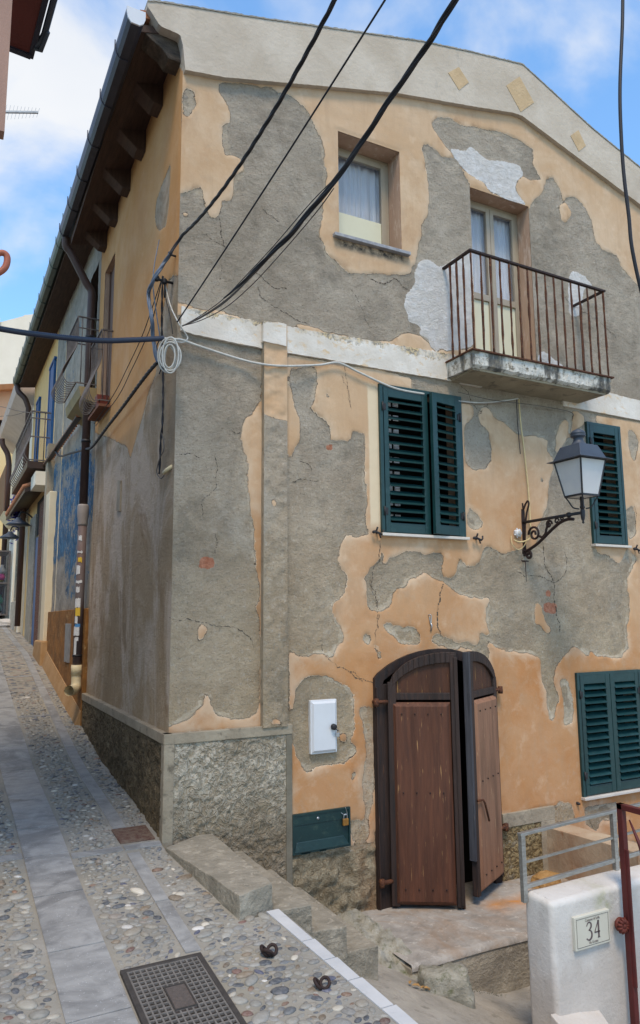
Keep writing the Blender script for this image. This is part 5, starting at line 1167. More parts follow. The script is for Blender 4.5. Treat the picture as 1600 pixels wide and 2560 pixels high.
for k in range(14):
    x=2.42+k*.022+rr.gauss(0,.008);y=3.60-k*.004+rr.gauss(0,.01);z=az_(x,y)+.02-.02*max(0,3.2-y);a=rr.random()*3;dx,dy=math.cos(a)*.02,math.sin(a)*.02
    mb.add([(x-dx,y-dy,z),(x+dy*.5,y-dx*.5,z+.008),(x+dx,y+dy,z+.002),(x-dy*.5,y+dx*.5,z+.004)],[(0,1,2,3)])
tag(mb.build('dry_leaves',M['ochre_rock']),kind='stuff')
# stained low wall at right of the landing
rough_block([(4.40,3.70,-.9),(4.62,3.70,-.9),(4.62,4.60,-.9),(4.40,4.60,-.9)],[(4.40,3.70,-.03),(4.60,3.70,-.03),(4.60,4.60,-.065),(4.40,4.60,-.065)],'low_parapet','concrete',.006,6,10)
o=bpy.data.objects['low_parapet'];g=simple('rust_streaked_render',(.32,.20,.12),(.46,.37,.26),2.5,.85,.006,30,stretch=(1,1,.6),c2=(.28,.13,.06));o.data.materials.clear();o.data.materials.append(g);tag(o,'low rust-stained parapet wall jutting from the house behind the steel railing','wall')
# white gate pier / wall
WW=empty('white_wall',(2.9,3,-1),'rounded white plastered wall at bottom right carrying the number plate','wall')
wx0=2.892
def white_body():
    rr=.030;x1=6.;y0=3.;y1=3.20;pts=[]
    for x in np.arange(x1,wx0+rr,-.045): pts.append((x,y0,0,-1))
    for k in range(9):
        a=-math.pi/2-math.pi/2*k/8;pts.append((wx0+rr+rr*math.cos(a),y0+rr+rr*math.sin(a),math.cos(a),math.sin(a)))
    for y in np.linspace(y0+rr,y1-rr,5)[1:-1]: pts.append((wx0,y,-1,0))
    for k in range(9):
        a=math.pi-math.pi/2*k/8;pts.append((wx0+rr+rr*math.cos(a),y1-rr+rr*math.sin(a),math.cos(a),math.sin(a)))
    for x in np.arange(wx0+rr+.045,x1+.04,.045): pts.append((min(x,x1),y1,0,1))
    zt=.135;lev=[(z,0) for z in np.arange(-1.1,zt-rr,.04)]+[(zt-rr+rr*math.sin(t),rr*(1-math.cos(t))) for t in np.linspace(0,math.pi/2,7)]
    v=[];f=[];n=len(pts)
    for z,ins in lev:
        for x,y,nx,ny in pts:
            q_=Vector((x-nx*ins,y-ny*ins,z));v.append(q_+Vector((mn.noise(q_*4),mn.noise(q_*4+Vector((9,0,0))),mn.noise(q_*4+Vector((0,9,0)))))*.006+Vector((mn.noise(q_*16),mn.noise(q_*16+Vector((9,0,0))),0))*.0012)
    for j in range(len(lev)-1):
        for i in range(n-1): a=j*n+i;f.append((a,a+n,a+n+1,a+1))
    m=(len(lev)-1)*n
    for i in range(n//2): 
        if m+i+1<m+n-1-i-1: f.append((m+i,m+n-1-i,m+n-2-i,m+i+1))
    mb=MB();mb.add(v,f,True);return mb
def ww():
    g=G('white_limewash');w=g.co();z=g.z()
    c=g.mix(g.ramp(g.noise(2.2,6,.6,w,.4),.35,.65),(.60,.575,.54),(.50,.47,.435))
    c=g.mix(g.math('MULTIPLY',g.ramp(g.noise(3,7,.68,g.co((1,1,.35)),.4),.50,.68),.5),c,(.44,.40,.36))
    c=g.mix(g.math('MULTIPLY',g.ramp(g.math('ADD',z[2],g.math('MULTIPLY',g.noise(5,6,.65,w),.5)),-.25,.1,(1,1,1),(0,0,0)),.5),c,(.42,.37,.32))
    c=g.mix(g.math('MULTIPLY',g.ramp(g.noise(28,6,.7,w),.62,.68),.6),c,(.36,.33,.29))
    dx=g.math('ABSOLUTE',g.math('SUBTRACT',z[0],3.27));dz=g.math('ABSOLUTE',g.math('SUBTRACT',z[2],.07))
    f=g.math('MULTIPLY',g.ramp(dx,.02,.09,(1,1,1),(0,0,0)),g.ramp(dz,.02,.10,(1,1,1),(0,0,0)));f=g.math('MULTIPLY',f,g.ramp(g.noise(16,5,.6,w),.35,.6))
    c=g.mix(g.math('MULTIPLY',f,.8),c,(.33,.33,.2));g.col(c);g.rough(.75,.3);g.bump(g.math('ADD',g.noise(14,6,.6,w),g.math('MULTIPLY',g.noise(60,5,.6,w),.5)),.005);return g.m
M['limewash']=ww();white_body().build('wall_body',M['limewash'],WW)
rough_block([(2.855,2.72,-1.1),(3.15,2.60,-1.1),(3.15,3.02,-1.1),(2.86,3.02,-1.1)],[(2.865,2.80,-.47),(3.1,2.62,-.56),(3.2,3.02,-.44),(2.865,3.02,-.395)],'wall_foot','limewash',.006,7,8,WW)
# number plate
pv=[onY(*p,3.0) for p in [(1428,2289),(1517,2272),(1519,2353),(1433,2374)]];nx0,nx1=3.03,3.288;nz1,nz0=.04,-.1235
NP=empty('number_plate',((nx0+nx1)/2,2.99,(nz0+nz1)/2),'cream ceramic house number tile reading 34 on the white wall','sign')
mb=MB();mb.box(nx0,nx1,2.980,3.004,nz0,nz1);mb.build('tile',M['tile_plate'],NP,bevel=.003)
mb=MB();e=.012
for (a,b,c,d) in ((nx0+e,nx1-e,nz1-e-.0015,nz1-e),(nx0+e,nx1-e,nz0+e,nz0+e+.0015),(nx0+e,nx0+e+.0015,nz0+e,nz1-e),(nx1-e-.0015,nx1-e,nz0+e,nz1-e)): mb.box(a,b,2.9785,2.9805,c,d)
mb.build('border_line',M['cable_gray'],NP)
def text(s,size,x,z,parent,name='lettering',sx=.8):
    cu=bpy.data.curves.new(name,'FONT');cu.body=s;cu.size=size;cu.align_x='CENTER';cu.align_y='CENTER';cu.extrude=.0008
    t=bpy.data.objects.new(name,cu);C.objects.link(t);dg=bpy.context.evaluated_depsgraph_get();me=bpy.data.meshes.new_from_object(t.evaluated_get(dg));bpy.data.objects.remove(t)
    for v in me.vertices: v.co=Vector((v.co.x*sx,-v.co.z,v.co.y))
    me.materials.clear();me.materials.append(M['text_gray']);o=bpy.data.objects.new(name,me);C.objects.link(o);o.parent=parent;o.location=Vector((x,2.979,z))-parent.location;return o
pcx=(nx0+nx1)/2
text('Comune di Scilla',.020,pcx,nz1-.026,NP);text('Via Grotte',.020,pcx,nz0+.026,NP)
# serif 34 drawn as strokes
def stroke(pts,wds):
    mb=MB();P_=spline([(a,0,b) for a,b in pts],6);n=len(P_);v=[];f=[]
    for i,p in enumerate(P_):
        d=(P_[min(i+1,n-1)]-P_[max(i-1,0)]).normalized();nr=Vector((-d.z,0,d.x));w=float(np.interp(i/(n-1),np.linspace(0,1,len(wds)),wds))*.68
        v+=[(p.x-nr.x*w,2.9785,p.z-nr.z*w),(p.x+nr.x*w,2.9785,p.z+nr.z*w),(p.x-nr.x*w,2.9805,p.z-nr.z*w),(p.x+nr.x*w,2.9805,p.z+nr.z*w)]
    for i in range(n-1):
        a=i*4;f+=[(a,a+1,a+5,a+4),(a+2,a+6,a+7,a+3),(a,a+4,a+6,a+2),(a+1,a+3,a+7,a+5)]
    f+=[(0,2,3,1),(4*n-4,4*n-3,4*n-1,4*n-2)];mb.add(v,f);return mb
zc=(nz0+nz1)/2
def M3(pts,ox): return [(pcx+ox*1.1+a*.00118,zc-.001+b*.00122) for a,b in pts]
a=stroke(M3([(-14,22),(-8,33),(4,36),(13,29),(12,16),(0,5)],-.025),[.003,.004,.005,.0065,.0075,.004]);a.build('lettering',M['text_ink'],NP)
a=stroke(M3([(-3,5),(8,2),(15,-8),(13,-24),(1,-34),(-12,-31),(-17,-26)],-.025),[.003,.005,.007,.0085,.006,.004,.006]);a.build('lettering',M['text_ink'],NP)
a=stroke(M3([(8,36),(-2,16),(-16,-10)],.028),[.004,.0035,.003]);a.build('lettering',M['text_ink'],NP)
a=stroke(M3([(-17,-10),(0,-10),(17,-10)],.028),[.005,.005,.005]);a.build('lettering',M['text_ink'],NP)
a=stroke(M3([(9,36),(9,0),(9,-33)],.028),[.0085,.0085,.0085]);a.build('lettering',M['text_ink'],NP)
a=stroke(M3([(2,-33),(9,-33),(16,-33)],.028),[.003,.003,.003]);a.build('lettering',M['text_ink'],NP)
# steel railing
RY=3.17;RLp=[onY(1310,2216,RY),onY(1600,2130,RY)]
x0=onY(1308,2222,RY)[0];zb_=.146
RG=empty('steel_railing',(x0,RY,zb_),'brushed steel railing with two posts on the back edge of the white wall','railing')
dzr=.045
def rz_(x,h): return zb_+h+(x-x0)*dzr
mb=MB();mb.bar((x0-.012,RY,rz_(x0,.285)),(6,RY,rz_(6,.285)),.03,.016);mb.build('top_rail',M['steel'],RG,bevel=.002)
mb=MB();mb.bar((x0,RY,rz_(x0,.14)),(6,RY,rz_(6,.14)),.012,.012);mb.build('middle_bar',M['steel'],RG)
mb=MB();mb.bar((x0,RY,rz_(x0,.016)),(6,RY,rz_(6,.016)),.02,.022);mb.build('bottom_rail',M['steel'],RG,bevel=.002)
for i,x in enumerate((x0+.006,3.575,4.3,5.0)):
    mb=MB();mb.bar((x,RY,zb_-.06),(x,RY,rz_(x,.28)),.028,.028);mb.build('post',M['steel'],RG,bevel=.002)
# red gate
GX=3.395;GT=empty('iron_gate',(GX,2.95,-.6),'dark red iron gate leaf standing open, cropped by the right edge','gate')
mb=MB();mb.bar((GX,2.95,-1.1),(GX,2.95,.575),.034,.034);mb.build('stile',M['gate_red'],GT,bevel=.002)
mb=MB();mb.bar((GX,2.967,.56),(GX,1.75,.56),.034,.03);mb.build('top_rail',M['gate_red'],GT,bevel=.002)
mb=MB();mb.bar((GX-.006,2.93,-.35),(GX-.006,2.93,.34),.03,.012);mb.build('hinge_plate',M['gate_red'],GT,bevel=.002)
for y in np.arange(2.78,1.75,-.14):
    mb=MB();mb.bar((GX,y,-.9),(GX,y,.56),.012);mb.build('bar',M['gate_red'],GT)
mb=MB();mb.tube([(GX,2.90,.50),(GX,2.84,.38),(GX,2.80,.28)],.014,6,taper=lambda t:.3+t);mb.build('spear_ornament',M['gate_red'],GT)
mb=MB();mb.bar((GX,2.95,-.9),(GX,1.75,-.9),.03,.03);mb.build('bottom_rail',M['gate_red'],GT)
rx,rz=3.352,-.046
mb=MB();mb.bar((rx,2.95,rz),(GX,2.95,rz),.012);mb.bar((rx,3.0,rz),(rx,2.94,rz),.014);mb.build('pivot_arm',M['rosette'],GT)
mb=MB();mb.lathe((rx,2.955,rz),[(.010,-.02),(.014,-.012),(.012,0),(.034,.01),(.036,.02),(.02,.035)],16,'y')
for k in range(11):
    a=k*2*math.pi/11;mb.tube([(rx+.012*math.cos(a),2.945,rz+.012*math.sin(a)),(rx+.026*math.cos(a),2.940,rz+.026*math.sin(a)),(rx+.038*math.cos(a),2.955,rz+.038*math.sin(a))],.0085,6)
mb.build('rosette',M['rosette'],GT)
# ================================================================ cables
def cable(name,pts,r,mat,label,cat='cable',twist=0,tr=None,group=None,tip=None):
    tf=(lambda t:min(1,.35+t*2.2)) if tip else None
    P_=spline(pts,10);mb=MB()
    if twist:
        for k in range(twist):
            ph=k*2*math.pi/twist;o=[];L_=0;prev=P_[0]
            x=None
            for i,p in enumerate(P_):
                d=(P_[min(i+1,len(P_)-1)]-P_[max(i-1,0)]).normalized();L_+=(p-prev).length;prev=p
                if x is None:x=d.cross(Vector((0,0,1))).normalized()
                x=(x-d*x.dot(d)).normalized();y=d.cross(x);a=L_*tr+ph;o.append(p+(x*math.cos(a)+y*math.sin(a))*r*.8*(tf(i/len(P_)) if tf else 1))
            mb.tube(o,r,6,taper=tf)
    else: mb.tube(P_,r,8)
    return tag(mb.build(name,mat),label,cat,group)
def line3(A,Bp,n,sag):
    A=Vector(A);Bp=Vector(Bp);return [A.lerp(Bp,i/n)-Vector((0,0,sag*4*(i/n)*(1-i/n))) for i in range(n+1)]
def densify(pts,k): return spline(pts,k)
# thick twisted cable from the corner
a=onY(425,635,4.50);b=onY(455,590,4.45);c=onY(850,-25,2.3)
cable('overhead_cable',densify([a]+line3(b,c,8,.115),6),.0062,M['cable_black'],'thick black twisted cable rising from the house corner to the top edge','cable',3,17)
a=onY(443,805,4.50);c=onY(972,-15,2.3);cable('overhead_cable',line3(a,c,8,.015),.0048,M['cable_black'],'thin straight black cable crossing the facade left of the upper window')
pa=onY(455,812,4.52);pb=onY(1160,-20,2.0)
def along(pixYs): return [Vector(onY(x,y,Y)) for x,y,Y in pixYs]
main=[(560,745,4.05),(600,712,3.85),(640,672,3.65),(690,622,3.45),(730,582,3.3),(780,520,3.15),(830,462,3.0),(905,355,2.8),(970,255,2.6),(1060,125,2.35),(1110,45,2.15),(1150,-20,2.05)]
cable('overhead_cable',densify(along(main),5),.0085,M['cable_black'],'heavy black twisted cable crossing in front of the upper window','cable',3,9,tip=1)
for i,(dx,dy,w) in enumerate(((0,0,.005),(4,-7,.003),(8,14,.003),(-6,-10,.0025))):
    cable('overhead_wire',along([(455,815,4.52),(500+dx*.3,795+dy*.4,4.4),(560+dx*.6,757+dy*.8,4.15),(620+dx,700+dy,3.8),(690+dx,625+dy,3.45),(780+dx,520+dy,3.17),(830+dx*.6,462+dy*.6,3.02)]),w,M['cable_gray'] if i!=3 else M['cable_black'],['thickest gray wire fanning from the white coil below the heavy cable','thin gray wire just above the heavy cable over the facade','thin gray wire hanging just below the heavy cable','thinnest dark wire skirting the upper side of the heavy cable'][i])
cable('hanging_cable',along([(1557,-40,3.2),(1556,60,3.2),(1550,220,3.2),(1553,340,3.2),(1560,440,3.2),(1572,540,3.2),(1580,620,3.2),(1605,735,3.2),(1640,850,3.2)]),.0125,M['cable_black'],'thick black cable hanging down along the right edge of the frame')
# corrugated conduit
cp=[Vector(onY(x,y,Y)) for x,y,Y in ((-260,750,4.3),(-60,808,4.4),(0,822,4.43),(100,837,4.46),(240,851,4.48),(330,850,4.49),(409,846,4.5))]
P_=spline(cp,60);mb=MB();mb.tube(P_,.0185,10,taper=lambda t:1. if int(t*len(P_))%2 else .86);tag(mb.build('corrugated_conduit',M['conduit']),'dark blue corrugated conduit stretched across the street to the corner','conduit')
cable('white_cable',along([(409,846,4.5),(440,848,4.52),(455,850,4.55),(500,866,4.56),(600,898,4.56),(660,911,4.53),(720,915,4.53),(800,912,4.56),(846,907,4.56),(900,932,4.56),(985,970,4.57),(1060,985,4.57)]),.0085,M['cable_white'],'thick white cable clipped along the facade under the white band')
cable('white_cable',along([(1100,996,4.57),(1150,1003,4.575),(1210,1007,4.575),(1275,1000,4.575),(1295,996,4.575)]),.006,M['cable_white'],'short white cable under the balcony from the shutter to the lamp feed')
cable('lamp_feed_cable',along([(1297,998,4.575),(1302,1060,4.57),(1312,1140,4.57),(1322,1240,4.57),(1326,1330,4.53),(1322,1348,4.53),(1300,1355,4.55),(1285,1350,4.57)]),.0065,M['cable_cream'],'cream cable hanging from the balcony down to the lamp bracket')
cable('loop_cable',along([(1278,1340,4.575),(1281,1362,4.56),(1296,1374,4.56),(1312,1362,4.56),(1318,1340,4.54)]),.004,M['cable_cream'],'small cream cable loop hanging below the junction box')
cable('black_wire',along([(1291,996,4.575),(1294,1060,4.575),(1301,1135,4.58)]),.003,M['cable_black'],'short black wire end hanging beside the cream lamp cable')
cable('gray_wire',along([(1145,980,4.55),(1230,1000,4.53),(1330,1012,4.55),(1420,1028,4.57),(1435,1040,4.57)]),.003,M['cable_gray'],'thin gray wire strung under the balcony slab')
# white coil
cc_=Vector(onY(424,890,4.47));mb=MB()
for k in range(7):
    w=.055+.020*math.sin(k*2.1);h=.100+.022*math.cos(k*1.7);ph=k*.12
    mb.tube([cc_+Vector(((w*math.cos(t)*math.cos(.5)+.01*math.sin(k*3)),w*math.cos(t)*-.35+(k-3)*.006,h*math.sin(t)+.006*math.sin(k*5)+.02*ph*math.cos(t)*(k%3-1))) for t in np.linspace(0,2*math.pi,30)[:-1]],.0055,6,closed=True)
tag(mb.build('cable_coil',M['cable_white']),'coil of white cable hanging at the house corner','cable coil')
SX=1.24
def alx(p): return [Vector(onX(x,y,X)) for x,y,X in p]
cable('cable_bundle',alx([(427,632,1.27),(412,655,1.25),(395,680,1.2),(380,708,1.17),(371,735,1.17),(374,762,1.17),(380,800,1.18),(382,835,1.2),(388,880,1.22),(395,905,1.24)]),.0085,M['cable_blue'],'blue gray cable bundle looping down the corner above the conduit','cable',3,16)
cable('corner_riser',alx([(407,690,1.27),(405,760,1.27),(405,850,1.28),(408,960,1.29),(406,1060,1.28),(402,1100,1.28),(400,1150,1.28),(398,1185,1.28)]),.005,M['cable_black'],'dark vertical cable running down beside the house corner','cable',2,30)
cable('white_cable',alx([(411,700,1.27),(425,760,1.29),(445,805,1.30)])+along([(466,838,4.55),(468,848,4.55),(455,856,4.55),(425,850,4.5)]),.0045,M['cable_white'],'thin white cable slanting down to the coil at the corner')
cable('twisted_cable',alx([(394,905,1.24),(372,930,1.24),(340,972,1.24),(305,1020,1.24),(270,1065,1.24),(232,1115,1.24),(215,1123,1.24),(180,1132,1.24),(150,1140,1.24),(132,1128,1.24),(105,1170,1.24)]),.0085,M['cable_black'],'thick twisted black cable sagging down the side wall to the next house','cable',3,26)
for dx,dy,lb in ((0,0,'upper thin black wire slanting down the orange side wall'),(9,8,'lower thin black wire slanting down the orange side wall')):
    cable('slanting_wire',alx([(402+dx*.2,705,1.27),(370+dx,800+dy,1.26),(350+dx,852+dy,1.26),(318+dx,920+dy,1.26),(285+dx,985+dy,1.26),(235+dx*.5,1060+dy*.5,1.26)]),.0035,M['cable_black'],lb)
for p,lb in (([(-60,1005,1.0),(0,1016,1.0),(40,1026,1.0),(85,1033,1.05)],'upper thin gray wire crossing the far end of the street'),([(-60,1048,1.0),(0,1041,1.0),(30,1039,1.0),(62,1030,1.05)],'lower thin gray wire crossing the far end of the street')):
    cable('street_wire',alx(p),.006,M['cable_gray'],lb)
for k,(pp,r_,mt_,lb) in enumerate([([(398,600,1.29),(388,650,1.24),(383,690,1.2),(384,730,1.19),(392,790,1.22),(400,842,1.25)],.004,'cable_blue','thin blue gray wire inside the corner loop left of the insulator'),
 ([(417,700,1.28),(414,740,1.29),(425,790,1.29),(432,835,1.30)],.003,'cable_black','short thin black wire dropping from the insulator to the coil'),
 ([(400,848,1.25),(392,868,1.24),(402,890,1.26),(408,905,1.28),(398,935,1.27)],.004,'cable_black','kinked black wire hanging just left of the white coil'),
 ([(404,1080,1.28),(410,1120,1.27),(398,1150,1.26),(392,1180,1.26),(402,1196,1.27),(410,1188,1.28)],.004,'cable_gray','loose gray wire ends curling at the foot of the corner cable')]):
    cable('loose_wire',alx(pp),r_,M[mt_],lb)
# insulator bracket
e=empty('cable_bracket',onX(405,705,1.27),'black iron insulator bracket holding the cables high on the corner','bracket')
mb=MB();p=Vector(onX(405,702,1.24));mb.tube([p+Vector((.09,0.0,.0)),p,p+Vector((-.04,-.02,-.0))],.01,7);mb.tube([p+Vector((.02,0,.02)),p+Vector((.02,0,-.12))],.006,6);mb.build('arm',M['black_iron'],e)
for d in ((-.045,-.02,0),(.015,0,0)): mb=MB();mb.lathe(p+Vector(d)-Vector((0,0,.02)),[(.012,0),(.022,.006),(.015,.018),(.022,.03),(.01,.042)],10);mb.build('insulator',M['black_iron'],e)
p2=Vector(onX(432,640,1.29));mb=MB();mb.tube([p2+Vector((.05,0,0)),p2+Vector((-.02,-.01,.0)),p2+Vector((-.03,0,.02))],.007,6);mb.build('hook',M['black_iron'],e)
# ================================================================ side details of the old house
e=empty('side_window',(XC,SW[0],SW[2]));e.parent=H1;e.location=Vector((XC,SW[0],SW[2]))-H1.location
mb=MB();mb.box(XC,XC+.12,SW[0]-.02,SW[0],SW[2],SW[3]);mb.box(XC,XC+.12,SW[1],SW[1]+.02,SW[2],SW[3]);mb.box(XC,XC+.12,SW[0],SW[1],SW[3],SW[3]+.02);mb.box(XC+.002,XC+.12,SW[0],SW[1],SW[2]-.03,SW[2]);mb.build('reveal',M['reveal'],e)
M['brown_shut']=simple('brown_shutter_paint',(.13,.07,.045),(.10,.055,.038),5,.6,.002,40)
for a,b in ((SW[0],(SW[0]+SW[1])/2-.003),((SW[0]+SW[1])/2+.003,SW[1])):
    mb=MB();mb.box(XC+.05,XC+.08,a,b,SW[2],SW[3]);mb.box(XC+.04,XC+.05,a,a+.04,SW[2],SW[3]);mb.box(XC+.04,XC+.05,b-.04,b,SW[2],SW[3]);mb.build('brown_shutter',M['brown_shut'],e)
def belly_rail(name,parent,xw,xo,y0,y1,zb,zt,belly,n,mat,loc):
    e=empty(name,loc);e.parent=parent;e.location=Vector(loc)-Vector(wloc(parent))
    mb=MB();mb.bar((xw,y0,zt),(xo,y0,zt),.018,.012);mb.bar((xo,y0,zt),(xo,y1,zt),.018,.012);mb.bar((xo,y1,zt),(xw,y1,zt),.018,.012)
    mb.build('handrail',mat,e);mb=MB();mb.bar((xw,y0,zb+.02),(xo,y0,zb+.02),.012);mb.bar((xo,y0,zb+.02),(xo,y1,zb+.02),.012);mb.build('lower_rail',mat,e);mb=MB();mb.bar((xw,y0,zt-.12),(xo,y0,zt-.12),.01);mb.build('middle_rail',mat,e)
    for i in range(n):
        y=y0+(y1-y0)*i/(n-1);h=zt-zb
        mb=MB();mb.tube(spline([(xo,y,zt),(xo+.0,y,zt-h*.4),(xo-belly*.6,y,zt-h*.65),(xo-belly,y,zt-h*.85),(xo-belly*.6,y,zb+.01),(xo,y,zb+.02)],5),.005,5);mb.build('baluster',mat,e)
    for k in (1,2):
        x=xw+(xo-xw)*k/2.5
        mb=MB();mb.tube([(x,y0,zt),(x,y0,zb+.02)],.005,5);mb.build('baluster',mat,e)
    return e
M['gray_iron']=simple('gray_painted_iron',(.16,.14,.13),(.10,.085,.08),20,.55,.001,80)
g0=belly_rail('window_grille',H1,XC,1.21,6.76,7.29,3.62,4.33,.10,9,M['gray_iron'],(XC,6.76,3.6))
mb=MB();mb.box(1.20,XC,6.74,7.31,3.575,3.60);mb.build('tiled_ledge',simple('dark_terracotta_ledge',(.20,.08,.045),(.13,.06,.04),10,.85),g0)
mb=MB();mb.hull8([(1.20,6.80,3.60),(1.29,6.80,3.60),(1.29,6.90,3.60),(1.20,6.90,3.60)],[(1.19,6.79,3.70),(1.30,6.79,3.70),(1.30,6.91,3.70),(1.19,6.91,3.70)]);tag(mb.build('flower_pot',simple('red_plastic',(.20,.045,.03),(.15,.04,.03),6,.5)),'small red plastic flower pot on the ledge of the curved window grille','pot')
# white cover strip and small marks on the side wall
mb=MB();v=sz(q('R3',(562,1060),(576,1062),(572,1205),(555,1203)));mb.prism(v,-.012,'X',XC);mb.build('wall_lath',M['cement_trim'],H1)
mb=MB();p=Vector(onX(*q('R3',(790,1010))[0],1.30));mb.tube([p+Vector((.02,-.05,.015)),p,p+Vector((-.015,.03,-.02))],.014,8);mb.build('conduit_stub',M['pvc'],H1)
# downpipe with stickers
dp=empty('downpipe',(1.24,7.62,.9),'brown rain downpipe covered in torn stickers where the old house meets the gray one','downpipe')
mb=MB();mb.tube(spline([(.955,7.60,5.62),(.96,7.62,5.53),(1.02,7.62,5.45),(1.17,7.62,5.18),(1.235,7.62,5.08),(1.24,7.62,4.95)],5)+[(1.24,7.62,2.75)],.042,12);mb.build('upper_pipe',M['brown_pipe'],dp)
mb=MB();mb.tube([(1.24,7.62,2.60),(1.24,7.62,1.12)],.044,12);mb.build('lower_pipe',simple('faded_brown_pipe',(.10,.06,.055),(.14,.115,.11),8,.6,stretch=(1,1,.5)),dp)
mb=MB();mb.lathe((1.24,7.62,2.55),[(.046,0),(.050,.02),(.050,.06),(.058,.10),(.058,.20),(.050,.22)],14);mb.build('pipe_socket',simple('beige_gray_socket',(.30,.26,.23),(.24,.21,.19),8,.6),dp)
mb=MB();mb.tube(spline([(1.24,7.62,1.14),(1.24,7.62,1.02),(1.235,7.60,.95),(1.20,7.54,.925),(1.15,7.47,.925)],6),.050,14,cap=False);mb.lathe((1.24,7.62,1.06),[(.055,0),(.055,.10)],14);o=mb.build('pvc_elbow',M['pvc'],dp)
mb=MB();mb.lathe((1.24,7.62,1.24),[(.05,0),(.05,.02)],14);mb.lathe((1.24,7.62,3.42),[(.048,0),(.048,.03)],14);mb.lathe((1.24,7.62,4.55),[(.048,0),(.048,.03)],14);mb.build('pipe_clamp',M['black_iron'],dp)
rr=random.Random(5)
for i,(zc_,h,w,mt_) in enumerate([(2.42,.05,.8,'sticker_white'),(2.28,.02,1.3,'sticker_white'),(2.20,.05,.9,'sticker_yellow'),(2.10,.09,1,'sticker_white'),(1.98,.03,1.5,'sticker_white'),(1.90,.05,.9,'sticker_white'),(1.77,.09,1.3,'sticker_white'),(1.68,.08,1.1,'sticker_yellow'),(1.60,.07,.7,'sticker_white'),(1.545,.03,1.2,'sticker_blue'),(1.49,.09,1.4,'sticker_white'),(1.41,.04,.8,'sticker_white'),(1.33,.18,.6,'sticker_white')]):
    mb=MB();a0=math.pi*1.3+rr.uniform(-.2,.2);vs_=[];f_=[];rad=.0465
    for k in range(7):
        a=a0-w*.5+w*k/6
        for zz in (zc_-h/2+rr.uniform(-.006,.006),zc_+h/2+rr.uniform(-.006,.006)): vs_+=[(1.24+rad*math.cos(a),7.62+rad*math.sin(a),zz)]
    for k in range(6): f_.append((2*k,2*k+2,2*k+3,2*k+1))
    mb.add(vs_,f_,True);mb.build('torn_sticker',M[mt_],dp)
# ================================================================ gray and blue house
H2=empty('gray_house',(1.33,7.5,.6),'narrow gray house with flaking blue paint and ochre base behind the downpipe','house')
X2=1.325;L2=[(0,sz(q('R3',(250,990),(380,900),(470,930),(470,1300))+q('R5',(372,0),(372,410),(310,412),(300,200),(250,260),(235,100),(245,-80)),X2))]
us2=np.arange(7.5,10.92,.03);vs3=np.arange(.4,6.05,.03)
def of2(U,V,m):return fnoise(U,V,4.,15)*.012+fnoise(U,V,14.,16)*.006
wall_grid('wall',M['h2'],H2,us2,vs3,lambda U,V:np.stack([np.full(U.shape,X2),U,V],-1),L2,lambda u,v:~((u>7.75)&(u<8.25)&(v>3.98)&(v<5.5)),of2,(-1,0,0))
mb=MB();mb.box(X2,8,10.9,10.93,.4,6.3);mb.box(X2,8,7.5,7.53,5.2,6.3);mb.build('party_wall',M['cream'],H2)
mb=MB();mb.box(X2+.12,X2+.15,7.72,8.28,3.95,5.55);mb.build('balcony_door',M['brown_shut'],H2)
b2=belly_rail('side_balcony',H2,X2,1.11,7.58,8.37,4.02,4.76,.14,13,M['gray_iron'],(X2,7.58,3.95))
mb=MB();mb.hull8([(X2,7.5,3.80),(1.15,7.5,3.88),(1.15,8.42,3.88),(X2,8.42,3.80)],[(X2,7.5,3.98),(1.13,7.5,3.98),(1.13,8.42,3.98),(X2,8.42,3.98)]);mb.build('balcony_slab',simple('yellowish_slab',(.33,.25,.12),(.24,.19,.11),6,.85,.005,30),b2)
mb=MB();mb.hull8([(X2-.0,7.5,.4),(X2-.05,7.5,.4),(X2-.05,10.75,.8),(X2,10.75,.8)],[(X2-.0,7.5,1.715),(X2-.04,7.5,1.715),(X2-.04,10.75,1.71),(X2,10.75,1.71)]);mb.build('ochre_base',M['ochre_dado'],H2,bevel=.006)
M['ochre_pale']=simple('pale_ochre_render',(.38,.24,.12),(.30,.17,.07),5,.9,.006,30)
mb=MB();mb.hull8([(X2-.03,7.52,.40),(X2-.11,7.52,.55),(X2-.12,10.9,1.08),(X2-.03,10.9,1.0)],[(X2-.03,7.52,.72),(X2-.055,7.52,.72),(X2-.055,10.9,1.32),(X2-.03,10.9,1.32)]);mb.build('ochre_skirting',M['ochre_pale'],H2)
mb=MB();mb.box(X2-.06,X2-.04,8.35,8.66,1.14,1.56);mb.build('zinc_plate',M['zinc'],H2,bevel=.003)
# tile ledge above the blue wall
mb=MB();
v0=Vector(onX(*q('R3',(372,760))[0],1.24));v1=Vector(onX(*q('R3',(205,1000))[0],1.24));mb.bar(v0,v1,.06,.02);lg=mb.build('tile_ledge',M['brown_dark'],H2)
mb=MB()
for i in range(26): p=v0.lerp(v1,i/25);mb.tube([p+Vector((-.03,0,.005)),p+Vector((.06,0,.02))],.014,6)
mb.build('ledge_tiles',M['terracotta'],H2)
# yellow pilaster between houses
ps=empty('corner_pier',(1.25,10.3,1.2),'slim cream pier with a rendered foot at the far end of the blue wall','pier')
mb=MB();mb.box(1.235,1.34,10.35,10.72,1.32,3.35);mb.build('pier_shaft',M['cream'],ps,bevel=.01)
mb=MB();mb.box(1.235,1.34,10.72,10.95,1.2,4.1);mb.build('pier_side',M['cement_trim'],ps)
mb=MB();mb.hull8([(1.19,10.2,.95),(1.34,10.2,.95),(1.34,10.95,1.05),(1.17,10.95,1.05)],[(1.20,10.25,1.33),(1.34,10.25,1.33),(1.34,10.9,1.33),(1.19,10.9,1.33)]);mb.build('pier_foot',M['ochre_pale'],ps,bevel=.02)
